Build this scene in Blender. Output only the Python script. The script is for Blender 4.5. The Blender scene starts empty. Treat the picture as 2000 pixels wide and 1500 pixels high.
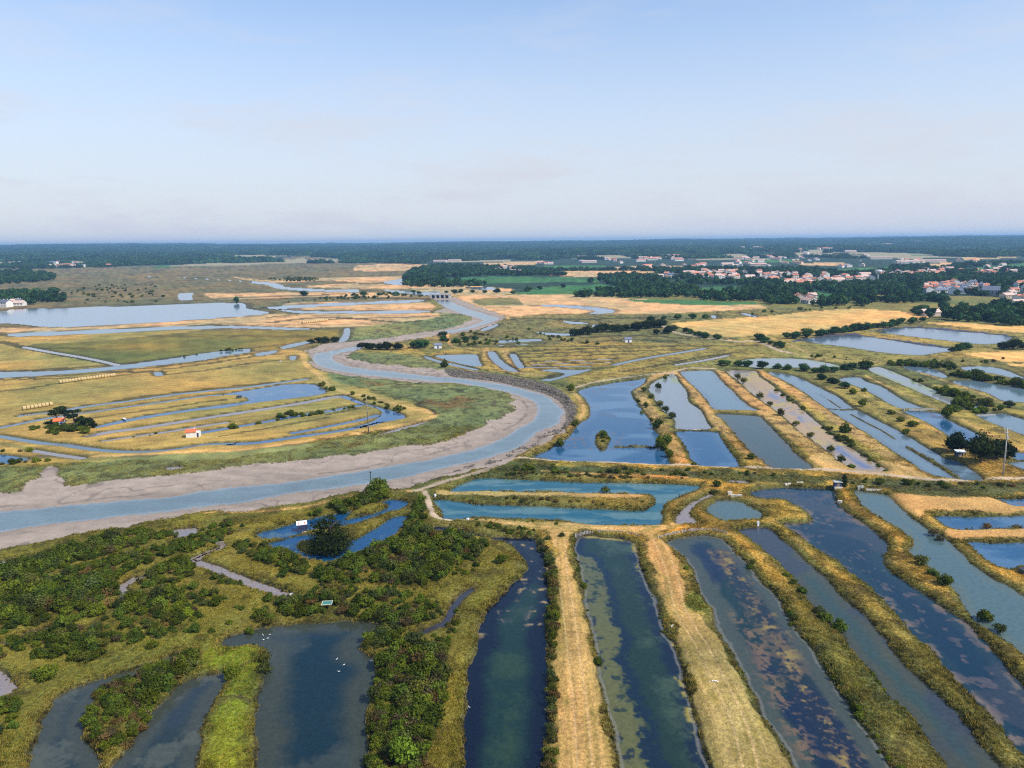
import bpy, math, random
import numpy as np
from mathutils import Matrix, Vector
random.seed(7)
RNG = np.random.default_rng(7)
scene = bpy.context.scene
COL = scene.collection

# ------------------------------------------------------------------ camera
CAM_H = 60.0
FPX = 1455.0                      # focal length in pixels of the 2000 px wide photograph
PITCH = math.atan((750 - 472) / FPX)
ROLL = 0.0100
_r0 = np.array([1.0, 0, 0]); _u0 = np.array([0, math.sin(PITCH), math.cos(PITCH)])
FWD = np.array([0, math.cos(PITCH), -math.sin(PITCH)])
RGT = math.cos(ROLL) * _r0 - math.sin(ROLL) * _u0
UPV = math.sin(ROLL) * _r0 + math.cos(ROLL) * _u0
cam_d = bpy.data.cameras.new('camera')
cam = bpy.data.objects.new('camera', cam_d); COL.objects.link(cam)
cam_d.sensor_width = 36.0
cam_d.lens = 36.0 * FPX / 2000.0
cam_d.clip_start = 1.0
cam_d.clip_end = 60000.0
cam.matrix_world = Matrix(((RGT[0], UPV[0], -FWD[0], 0), (RGT[1], UPV[1], -FWD[1], 0),
                           (RGT[2], UPV[2], -FWD[2], CAM_H), (0, 0, 0, 1)))
scene.camera = cam

# ------------------------------------------------------------------ light
SUN_AZ = math.radians(120)        # clockwise from the view direction (+Y)
SUN_EL = math.radians(48)
world = bpy.data.worlds.new('World'); scene.world = world
world.use_nodes = True
wn = world.node_tree; wn.nodes.clear()
wo = wn.nodes.new('ShaderNodeOutputWorld'); bg = wn.nodes.new('ShaderNodeBackground')
sky = wn.nodes.new('ShaderNodeTexSky'); sky.sky_type = 'NISHITA'
sky.sun_disc = False
sky.sun_elevation = SUN_EL
sky.sun_rotation = SUN_AZ
sky.altitude = 0.0
sky.air_density = 1.0
sky.dust_density = 0.6
sky.ozone_density = 4.0
bg.inputs['Strength'].default_value = 0.15
# thin high cirrus: a soft noise veil over the sky, the same in every direction
tcg = wn.nodes.new('ShaderNodeTexCoord'); mpn = wn.nodes.new('ShaderNodeMapping')
mpn.inputs['Scale'].default_value = (1.6, 1.6, 7.0)
cn = wn.nodes.new('ShaderNodeTexNoise'); cn.inputs['Scale'].default_value = 2.2
cn.inputs['Detail'].default_value = 7.0; cn.inputs['Roughness'].default_value = 0.6
cr = wn.nodes.new('ShaderNodeMapRange')
cr.inputs['From Min'].default_value = 0.50; cr.inputs['From Max'].default_value = 0.85
cr.inputs['To Min'].default_value = 0.0; cr.inputs['To Max'].default_value = 0.45
mixn = wn.nodes.new('ShaderNodeMix'); mixn.data_type = 'RGBA'
wn.links.new(tcg.outputs['Generated'], mpn.inputs['Vector'])
wn.links.new(mpn.outputs['Vector'], cn.inputs['Vector'])
wn.links.new(cn.outputs['Fac'], cr.inputs['Value'])
sx = wn.nodes.new('ShaderNodeSeparateXYZ'); wn.links.new(tcg.outputs['Generated'], sx.inputs[0])
ev = wn.nodes.new('ShaderNodeMapRange'); ev.interpolation_type = 'SMOOTHSTEP'
ev.inputs['From Min'].default_value = -0.02; ev.inputs['From Max'].default_value = 0.40
ev.inputs['To Min'].default_value = 0.92; ev.inputs['To Max'].default_value = 0.0
wn.links.new(sx.outputs['Z'], ev.inputs['Value'])
ad = wn.nodes.new('ShaderNodeMath'); ad.operation = 'ADD'; ad.use_clamp = True
wn.links.new(ev.outputs['Result'], ad.inputs[0]); wn.links.new(cr.outputs['Result'], ad.inputs[1])
wn.links.new(ad.outputs[0], mixn.inputs['Factor'])
wn.links.new(sky.outputs['Color'], mixn.inputs['A'])
mixn.inputs['B'].default_value = (3.45, 3.58, 3.98, 1)
wn.links.new(mixn.outputs['Result'], bg.inputs['Color'])
wn.links.new(bg.outputs[0], wo.inputs[0])
sun_d = bpy.data.lights.new('sun', 'SUN'); sun_d.energy = 3.5; sun_d.angle = math.radians(1.2)
sun_d.color = (1.0, 0.94, 0.85)
sun = bpy.data.objects.new('sun', sun_d); COL.objects.link(sun)
_sd = Vector((math.sin(SUN_AZ) * math.cos(SUN_EL), math.cos(SUN_AZ) * math.cos(SUN_EL), math.sin(SUN_EL)))
sun.rotation_euler = _sd.to_track_quat('Z', 'Y').to_euler()
vs = scene.view_settings
vs.view_transform = 'Standard'; vs.look = 'None'; vs.gamma = 1.0; vs.exposure = 0.44
vs.use_curve_mapping = False
scene.cycles.max_bounces = 6
scene.cycles.volume_bounces = 0
scene.cycles.use_denoising = False
scene.cycles.filter_width = 1.15

# ------------------------------------------------------------------ helpers
def tag(o, label=None, cat=None, group=None, kind=None):
    if label: o['label'] = label
    if cat: o['category'] = cat
    if group: o['group'] = group
    if kind: o['kind'] = kind
    return o

def px_world(u, v, z=0.0):
    """point of the photograph (2000x1500 px) -> the place on the plain it shows"""
    u = np.asarray(u, float); v = np.asarray(v, float)
    a = (u - 1000.0)[..., None] * RGT - (v - 750.0)[..., None] * UPV + FPX * FWD
    dz = np.minimum(a[..., 2], -3.0)
    t = (z - CAM_H) / dz
    return np.stack([a[..., 0] * t, a[..., 1] * t], -1)

def W(x, y, z=0.0):
    p = px_world(np.array([x]), np.array([y]), z)[0]
    return float(p[0]), float(p[1])

def PP(s):
    return np.array([[float(c) for c in t.split(',')] for t in s.split()])

def catmull(p, closed=True, n=4):
    """smooth outline through the given points"""
    m = len(p); out = []
    rng = range(m) if closed else range(m - 1)
    for i in rng:
        if closed:
            a, b, c, d = p[(i - 1) % m], p[i], p[(i + 1) % m], p[(i + 2) % m]
        else:
            a, b, c, d = p[max(i - 1, 0)], p[i], p[i + 1], p[min(i + 2, m - 1)]
        # guard against overshoot beside long segments
        L = np.linalg.norm(c - b) + 1e-9
        m1 = (c - a) * 0.5; m2 = (d - b) * 0.5
        m1 = m1 * min(1, L / (np.linalg.norm(m1) + 1e-9)); m2 = m2 * min(1, L / (np.linalg.norm(m2) + 1e-9))
        for k in range(n):
            t = k / n; t2 = t * t; t3 = t2 * t
            out.append((2*t3 - 3*t2 + 1) * b + (t3 - 2*t2 + t) * m1 + (-2*t3 + 3*t2) * c + (t3 - t2) * m2)
    if not closed: out.append(p[-1])
    return np.array(out)

def seg_dist(P, A, B, chunk=60000):
    """min distance of points P to the segments A-B"""
    P = P.astype(np.float32); A = np.asarray(A, np.float32); B = np.asarray(B, np.float32)
    out = np.empty(len(P)); AB = B - A; L2 = (AB ** 2).sum(1) + 1e-12
    step = max(64, int(1.5e5 // max(len(A), 1)))
    for s in range(0, len(P), step):
        p = P[s:s + step, None, :] - A[None]
        t = np.clip((p * AB[None]).sum(2) / L2[None], 0, 1)
        d = p - t[..., None] * AB[None]
        out[s:s + step] = np.sqrt((d ** 2).sum(2).min(1))
    return out

def inside(P, poly):
    x, y = P[:, 0], P[:, 1]; res = np.zeros(len(P), bool)
    xj, yj = poly[-1]
    for xi, yi in poly:
        if yi != yj:
            c = ((yi > y) != (yj > y)) & (x < (xj - xi) * (y - yi) / (yj - yi) + xi)
            res ^= c
        xj, yj = xi, yi
    return res

_T = np.random.default_rng(3).random((256, 256))
def vnoise(x, y):
    xi = np.floor(x).astype(int); yi = np.floor(y).astype(int); fx = x - xi; fy = y - yi
    fx = fx * fx * (3 - 2 * fx); fy = fy * fy * (3 - 2 * fy)
    g = lambda a, b: _T[a & 255, b & 255]
    return (g(xi, yi) * (1 - fx) + g(xi + 1, yi) * fx) * (1 - fy) + (g(xi, yi + 1) * (1 - fx) + g(xi + 1, yi + 1) * fx) * fy
def fbm(x, y, s, o=4):
    v = 0; a = .5; t = 0
    x = x / s; y = y / s
    for k in range(o):
        v = v + a * vnoise(x + 17.3 * k, y - 9.1 * k); t += a; a *= .5; x = x * 2.03; y = y * 2.03
    return v / t
def sst(x, a, b):
    t = np.clip((x - a) / (b - a), 0, 1); return t * t * (3 - 2 * t)
# ------------------------------------------------------------------ outlines read off the photograph
# still water: kind; outline
PONDS = [
('grey', "370,1276 340,1283 310,1297 285,1303 262,1311 235,1318 200,1327 165,1338 140,1350 118,1363 105,1380 92,1397 88,1420 85,1437 73,1455 68,1472 65,1500 60,1560 195,1560 192,1500 188,1478 172,1462 162,1443 158,1428 165,1405 172,1385 180,1368 205,1348 240,1335 265,1320 300,1305 335,1292 360,1288"),
('grey', "400,1322 442,1316 442,1330 432,1345 420,1372 405,1392 395,1415 387,1440 383,1470 380,1500 376,1560 200,1560 225,1500 245,1480 258,1462 272,1443 285,1420 295,1395 312,1378 332,1360 348,1344 370,1330"),
('lake', "436,1253 455,1243 480,1237 510,1228 530,1225 570,1222 600,1219 640,1217 660,1216 680,1213 700,1216 730,1218 750,1221 750,1230 735,1232 722,1236 712,1245 704,1262 706,1272 720,1280 730,1290 735,1310 733,1322 722,1345 718,1375 714,1400 716,1440 718,1500 720,1560 498,1560 500,1500 503,1460 504,1420 504,1390 508,1365 516,1345 520,1325 522,1300 525,1280 520,1270 500,1262 470,1265 445,1267"),
('channel', "848,1036 855,1030 880,1032 910,1037 935,1045 960,1050 1000,1052 1035,1052 1048,1060 1052,1075 1068,1085 1072,1110 1076,1130 1078,1150 1075,1175 1072,1200 1066,1215 1064,1240 1068,1265 1066,1290 1072,1330 1072,1370 1070,1400 1068,1430 1060,1450 1056,1480 1054,1500 1052,1560 904,1560 905,1500 907,1460 906,1420 910,1385 912,1350 915,1310 925,1285 935,1260 938,1230 948,1205 960,1185 985,1160 1000,1140 1020,1127 1030,1110 1030,1100 1018,1090 1005,1072 990,1060 965,1055 935,1048 900,1044 870,1042"),
('algae', "1122,1056 1132,1050 1150,1048 1180,1050 1210,1053 1235,1060 1245,1070 1250,1095 1258,1120 1268,1150 1280,1180 1290,1205 1297,1235 1308,1250 1318,1275 1328,1310 1340,1350 1350,1385 1362,1430 1375,1480 1382,1500 1398,1560 1220,1560 1215,1500 1208,1470 1195,1420 1180,1370 1170,1310 1165,1280 1158,1240 1150,1215 1145,1180 1136,1140 1128,1100 1120,1075"),
('weed', "1302,1060 1330,1051 1370,1046 1400,1050 1415,1056 1432,1075 1455,1095 1470,1115 1480,1130 1500,1152 1520,1175 1540,1205 1560,1240 1580,1265 1600,1295 1625,1330 1650,1370 1680,1410 1705,1450 1738,1500 1775,1560 1580,1560 1555,1500 1530,1450 1500,1405 1480,1370 1460,1330 1440,1290 1425,1262 1405,1235 1397,1210 1395,1195 1380,1180 1365,1150 1355,1120 1345,1105 1330,1085 1312,1070"),
('slate', "1440,1036 1475,1031 1495,1032 1510,1040 1525,1055 1545,1072 1570,1095 1600,1120 1630,1150 1660,1178 1690,1205 1720,1240 1760,1290 1800,1335 1840,1370 1870,1400 1900,1440 1930,1475 1950,1500 1995,1560 1885,1560 1850,1500 1820,1450 1780,1400 1740,1360 1700,1310 1670,1280 1640,1240 1600,1200 1565,1150 1540,1120 1510,1090 1480,1065 1455,1047"),
('navy', "1462,962 1490,957 1530,953 1560,954 1625,957 1632,965 1635,985 1650,1000 1680,1020 1700,1032 1725,1052 1736,1065 1734,1078 1726,1085 1726,1100 1735,1112 1755,1125 1790,1150 1820,1170 1850,1195 1885,1220 1920,1250 1950,1280 1975,1310 2000,1345 2060,1425 2060,1540 2000,1470 1960,1420 1920,1380 1885,1345 1850,1310 1820,1275 1790,1245 1765,1215 1730,1180 1700,1150 1660,1120 1640,1100 1600,1078 1575,1055 1545,1035 1530,1024 1560,1023 1588,1016 1580,1002 1560,990 1540,978 1500,976 1475,972"),
('slate2', "1665,960 1680,958 1725,966 1735,970 1750,988 1775,1007 1800,1025 1815,1035 1835,1045 1850,1057 1880,1085 1910,1110 1940,1130 1970,1145 2000,1163 2060,1195 2060,1325 2000,1282 1960,1252 1920,1222 1885,1190 1860,1150 1830,1125 1800,1100 1780,1085 1775,1075 1788,1060 1780,1050 1760,1035 1740,1025 1700,1000 1680,985"),
('blue', "1824,1010 1860,1009 1920,1010 1980,1009 2060,1008 2060,1035 2000,1034 1950,1034 1870,1036 1850,1030 1835,1020"),
('blue', "1890,1060 1930,1062 2060,1063 2060,1112 2000,1109 1970,1112 1940,1102 1915,1082"),
('blue', "1945,975 1970,976 2060,975 2060,991 1980,989 1960,981"),
('slate2', "1380,995 1395,982 1415,978 1440,979 1460,988 1478,998 1486,1005 1482,1013 1470,1016 1440,1017 1415,1019 1400,1013 1385,1003"),
('mudwater', "1393,963 1398,967 1380,975 1362,985 1350,1000 1352,1012 1362,1022 1325,1024 1321,1012 1328,1000 1345,985 1370,972"),
('teal', "880,961 895,951 910,945 930,937 950,935 1000,937 1060,940 1150,943 1250,945 1330,948 1366,950 1360,957 1330,970 1300,985 1293,1000 1292,1015 1286,1026 1250,1027 1200,1026 1150,1025 1120,1022 1080,1018 1000,1014 925,1012 900,1016 870,1014 858,1000 845,982 848,977 872,977 900,981 960,987 1050,990 1150,995 1240,999 1264,996 1279,984 1279,974 1270,967 1200,966 1100,963 950,960"),
('blue2', "502,1045 530,1036 560,1028 610,1015 645,1007 690,998 720,990 750,981 762,976 790,980 797,986 780,996 750,1005 720,1015 690,1025 650,1032 600,1038 560,1050 520,1053"),
('blue2', "527,1064 550,1057 575,1050 610,1046 650,1050 690,1055 720,1040 750,1023 772,1010 795,1009 790,1022 775,1042 750,1058 720,1072 690,1083 665,1092 640,1099 610,1095 585,1086 560,1076"),
('mudwater', "340,1037 380,1033 383,1042 365,1050 345,1052"),
('mudwater', "-40,1112 -40,1100 0,1099 40,1093 85,1087 82,1094 60,1103 20,1110"),
('blue', "1130,765 1150,757 1180,752 1200,748 1250,742 1262,738 1255,750 1240,760 1232,768 1245,790 1260,810 1272,828 1275,840 1285,850 1285,865 1300,890 1306,900 1310,908 1250,906 1180,903 1100,901 1060,898 1038,895 1050,888 1080,875 1100,862 1120,845 1130,830 1150,818 1155,805 1150,790 1140,775"),
('pale', "1268,760 1280,745 1295,738 1318,734 1325,745 1340,765 1345,785 1360,795 1372,808 1380,825 1386,838 1355,840 1320,838 1318,822 1310,815 1295,800 1280,780"),
('blue', "1320,844 1360,843 1400,845 1405,855 1415,868 1430,890 1445,910 1449,914 1400,912 1362,910 1352,900 1348,890 1340,875 1330,858"),
('sky', "1330,728 1345,725 1380,724 1394,727 1405,740 1425,760 1445,780 1465,795 1477,802 1430,801 1400,801 1390,795 1375,775 1360,758 1345,745"),
('slate', "1400,810 1430,809 1480,813 1490,820 1510,840 1540,870 1565,895 1588,916 1540,916 1505,914 1490,900 1470,885 1450,865 1430,840 1415,822"),
('pink', "1420,725 1475,725 1482,735 1500,748 1530,770 1560,795 1600,830 1650,868 1700,900 1722,912 1732,922 1690,922 1660,915 1645,905 1620,885 1600,870 1570,850 1540,820 1505,795 1465,765 1440,742"),
('sky', "1500,728 1530,730 1560,738 1585,750 1600,757 1640,778 1650,788 1680,805 1700,815 1750,840 1800,870 1845,895 1870,903 1920,935 1900,940 1865,937 1820,930 1780,905 1740,878 1700,850 1650,820 1610,795 1570,765 1530,742"),
('pale', "1440,710 1460,702 1500,700 1560,701 1610,708 1640,716 1600,718 1530,718 1470,718"),
('sky', "1640,742 1660,737 1680,738 1690,745 1720,755 1760,780 1790,793 1803,797 1760,798 1740,790 1715,775 1690,762 1660,750"),
('blue', "1765,804 1800,804 1835,808 1850,820 1880,835 1920,857 1905,868 1870,862 1850,850 1820,830 1790,815"),
('pale', "1698,720 1715,717 1740,725 1780,742 1830,765 1880,785 1925,800 1880,800 1855,790 1810,772 1770,755 1730,738 1705,728"),
('sky', "1910,812 1950,808 1975,812 2060,845 2060,875 2000,850 1960,835"),
('sky', "1765,717 1795,716 1830,724 1850,736 1840,738 1810,730 1780,724"),
('sky', "1860,746 1900,743 1950,752 2060,768 2060,790 1990,786 1960,783 1930,768 1890,756"),
('sky', "1878,718 1920,716 1960,722 2000,738 2060,752 2060,760 2000,746 1970,736 1930,728 1890,724"),
('sky', "1965,905 2060,902 2060,940 2000,920 1980,912"),
('blue', "1972,885 2060,890 2060,898 1985,899"),
('lake2', "1565,664 1600,660 1650,656 1690,658 1740,665 1800,675 1865,683 1830,689 1795,694 1740,690 1700,685 1650,677 1600,671"),
('lake2', "1720,650 1730,643 1790,641 1850,646 1920,652 1975,658 1960,668 1920,672 1850,665 1790,658 1740,652"),
('mudwater', "-40,1300 0,1316 15,1327 28,1342 25,1350 10,1358 -40,1366"),
('mudwater', "1418,941 1440,939 1462,943 1455,946 1430,945"),
('sky', "-40,728 0,727 100,725 200,718 290,707 360,697 400,690 440,686 487,682 487,688 440,695 400,703 340,710 250,720 150,729 60,735 0,738 -40,739"),
('sky', "497,692 520,687 541,685 535,690 505,695"),
('sky', "547,679 570,672 600,667 606,669 580,676 555,681"),
('sky', "661,668 670,655 673,643 683,642 682,655 678,664 668,669"),
('sky', "566,696 579,696 576,703 568,703"),
('sky', "300,728 312,727 318,733 305,735"),
('sky2', "430,772 470,765 520,757 560,751 610,751 625,757 638,766 620,772 560,780 480,790 440,797 380,803 300,815 240,826 190,837 186,834 240,821 300,810 380,798 450,789 487,783 485,778 460,772"),
('sky2', "655,774 672,773 690,779 710,788 740,796 770,804 792,815 780,820 740,828 700,838 690,834 720,826 740,815 746,804 730,796 700,788 680,781"),
('blue', "-40,890 0,889 30,892 57,896 50,900 20,906 -40,908"),
('mudwater', "738,850 760,843 800,832 838,824 815,832 780,842 750,850"),
('mudwater', "318,918 330,913 362,911 358,916 335,920"),
('lagoon', "-100,628 -60,612 0,608 40,604 120,602 250,598 400,593 470,592 480,596 480,602 500,606 525,610 520,613 480,617 400,623 300,630 150,638 85,638 40,633 0,631"),
('lagoon', "348,578 353,573 378,572 374,578 376,586 352,586"),
('lagoon', "490,550 530,552 548,556 558,561 590,563 640,566 700,566 700,570 620,569 580,567 540,563 520,556 490,553"),
('lagoon', "748,551 765,548 790,544 793,548 780,552 810,556 770,556"),
('lagoon', "750,566 780,568 830,570 858,570 855,578 800,574 770,571"),
('lagoon', "520,601 560,597 620,594 700,590 800,587 830,587 800,591 700,595 640,598 570,602 545,604"),
('lagoon', "545,605 600,608 700,608 800,607 845,607 800,612 700,612 600,612 570,610"),
('sky', "12,654 60,650 150,646 250,642 350,638 400,637 470,637 560,640 620,643 560,644 470,641 400,642 300,646 200,651 100,655 30,657"),
('lagoon', "1040,597 1100,596 1160,600 1200,606 1195,611 1150,613 1165,608 1130,603 1080,599"),
('lagoon', "908,562 930,561 968,562 965,566 940,566"),
('sky', "938,645 955,638 973,633 968,638 950,645"),
('sky', "850,695 880,693 930,693 935,703 941,715 920,715 890,708 865,701"),
('sky', "829,695 860,705 900,714 935,722 930,724 890,716 850,706 828,698"),
('sky', "953,688 966,688 975,700 990,712 1005,721 1011,727 990,724 970,712 958,700"),
('sky', "996,693 1006,692 1016,706 1024,718 1012,719 1003,706"),
('sky', "1055,724 1080,721 1130,723 1156,721 1130,730 1110,735 1085,742 1070,745 1058,742 1085,738 1105,730 1075,726"),
('sky', "970,666 1010,664 1055,662 1058,666 1010,668 975,670"),
('lagoon', "1052,649 1080,651 1120,652 1110,655 1070,654"),
('lagoon', "1100,628 1130,629 1150,632 1120,633"),
('lagoon', "1155,636 1175,634 1185,637 1168,640"),
('lagoon', "1445,612 1460,613 1478,619 1470,619"),
('lagoon', "1390,616 1398,617 1397,622 1390,620"),
]
# narrow water: kind, width in metres; centre line
DITCHES = [
('ditch', 1.1, "745,1284 770,1268 800,1250 835,1232 868,1218 880,1200 890,1182 905,1165 922,1152"),
('mudwater', 0.9, "832,1277 850,1268 862,1265"),
('mudwater', 2.0, "380,1098 420,1112 460,1128 505,1146 545,1160 572,1171"),
('mudwater', 1.2, "440,1065 425,1075 395,1087 380,1100"),
('mudwater', 1.7, "262,1132 248,1142 232,1148 240,1158 250,1165 238,1176"),
('mudwater', .8, "240,1178 200,1192 160,1204 120,1218 80,1236 40,1250 0,1262"),
('mudwater', .8, "425,1072 380,1090 340,1105 300,1122 262,1134"),
('sky', 3.6, "45,812 80,808 120,803 150,797 200,790 250,784 350,770 480,757 540,749 596,741"),
('sky', 3.2, "0,836 50,826 90,818 140,810 180,805 250,795 330,784 400,774 430,772"),
('mudwater', 4.0, "178,852 205,846 280,836 350,825 440,811 520,799 600,786 640,778 665,775"),
('mudwater', 2.6, "205,862 250,855 300,848 340,842 400,832 440,826"),
('sky2', 3.4, "388,847 440,838 500,828 560,817 600,810 640,804 700,793"),
('sky2', 3.0, "575,846 620,838 660,830 700,822 735,812"),
('sky2', 3.4, "455,868 500,866 540,860 600,851 660,843 705,834 745,824"),
('sky', 2.6, "-40,849 0,853 50,861 90,867 130,870 160,875 200,880 250,883 300,882 350,877 400,869 455,867"),
('mudwater', 2.2, "60,880 100,887 160,896"),
('mudwater', 2.4, "45,678 100,688 160,698 200,706 232,714"),
('sky', 3.0, "283,540 305,541 330,541"),
('sky', 3.4, "352,542 400,545 450,548 495,551"),
('sky', 3.0, "1200,713 1240,704 1290,695 1340,687 1375,681"),
('mudwater', 2.6, "1320,713 1370,705 1420,695"),
('sky', 2.4, "1030,718 1080,717 1150,716"),
('mudwater', 1.6, "1040,707 1120,704 1200,702"),
('mudwater', 1.6, "1040,713 1120,710 1190,708"),
('lagoon', 3.6, "1052,650 1085,652 1120,653"),
('sky', 1.8, "970,675 1010,673 1060,671"),
]
# land standing inside the ponds: half width in metres; centre line
DIVIDERS = [
(0.35, "1600,770 1618,781 1641,797"), (0.5, "1661,809 1690,825 1720,840 1748,858"), (0.8, "1772,874 1800,890 1840,914 1872,934"),
(0.9, "1643,801 1670,800 1702,804"), (0.7, "1203,874 1240,873 1290,874"), (0.6, "1386,841 1350,842 1316,842"),
(0.7, "1394,805 1440,805 1482,808"), (.5, "1600,795 1620,799 1640,800"),
]
ISLANDS = ["1165,849 1177,841 1188,850 1191,862 1182,880 1170,879 1163,868",
           "578,1066 600,1058 630,1060 640,1072 618,1084 592,1080", "700,992 735,985 752,986 758,992 730,1004 690,1013 672,1016"]
RIVER = "-120,1018 0,1005 100,993 200,984 300,974 400,961 500,949 600,935 700,922 780,908 840,898 900,886 940,876 985,855 1010,838 1035,825 1046,810 1046,793 1035,780 1005,766 960,756 900,747 850,740 800,731 760,726 720,722 675,715 655,707 646,698 660,689 690,684 706,677 680,680 640,688 620,692 615,698 620,710 640,720 680,727 740,735 800,740 850,744 900,740 940,745 980,752 1010,758 1040,766 1065,774 1085,785 1098,797 1102,808 1098,820 1085,831 1060,839 1045,846 1020,868 1000,878 970,888 940,898 900,908 860,917 800,930 750,938 700,947 640,956 560,968 500,976 400,988 300,998 200,1010 100,1024 0,1040 -120,1060"
RIVER_T = "-120,1018 0,1005 100,993 200,984 300,974 400,961 500,949 600,935 700,922 780,908 840,898 900,886 940,876 985,855 1010,838 1035,825 1046,810 1046,793 1035,780 1005,768 960,758 900,749 850,745 800,740 740,735 680,727 640,720 620,710 615,698 620,692 640,688 680,680 706,677 690,684 660,689 646,698 655,707 675,715 720,722 760,726 800,731 850,736 900,740 940,745 980,752 1010,758 1040,766 1065,774 1085,785 1098,797 1102,808 1098,820 1085,831 1060,839 1045,846 1020,868 1000,878 970,888 940,898 900,908 860,917 800,930 750,938 700,947 640,956 560,968 500,976 400,988 300,998 200,1010 100,1024 0,1040 -120,1060"
RIVER_UP = "872,650 900,645 930,638 955,630 972,624 962,619 940,612 910,602 885,592 876,587 852,588 862,595 880,604 905,612 930,620 945,625 935,632 905,641 868,648"
MUD = "-120,985 0,967 28,966 45,955 50,945 75,935 85,925 100,915 115,918 112,930 125,940 127,951 200,944 300,935 400,925 500,911 560,905 620,897 700,890 740,882 800,871 850,867 890,852 930,838 975,822 998,805 1001,785 995,773 975,763 940,757 900,751 850,749 790,746 740,740 690,735 640,728 618,717 604,702 600,686 640,672 700,667 760,660 830,649 880,641 915,629 922,622 900,614 850,610 865,602 858,590 845,582 883,580 915,592 935,600 970,612 985,624 930,645 860,655 800,664 750,674 700,685 678,696 700,705 740,712 800,718 860,724 900,731 950,738 1000,744 1040,753 1080,765 1102,777 1115,791 1120,808 1116,825 1103,842 1085,858 1060,873 1030,888 1000,901 980,906 950,916 900,927 860,935 830,944 790,955 750,958 700,966 650,975 600,985 550,993 480,1002 420,1004 380,1008 300,1021 230,1035 150,1048 80,1059 0,1073 -120,1098"
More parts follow.
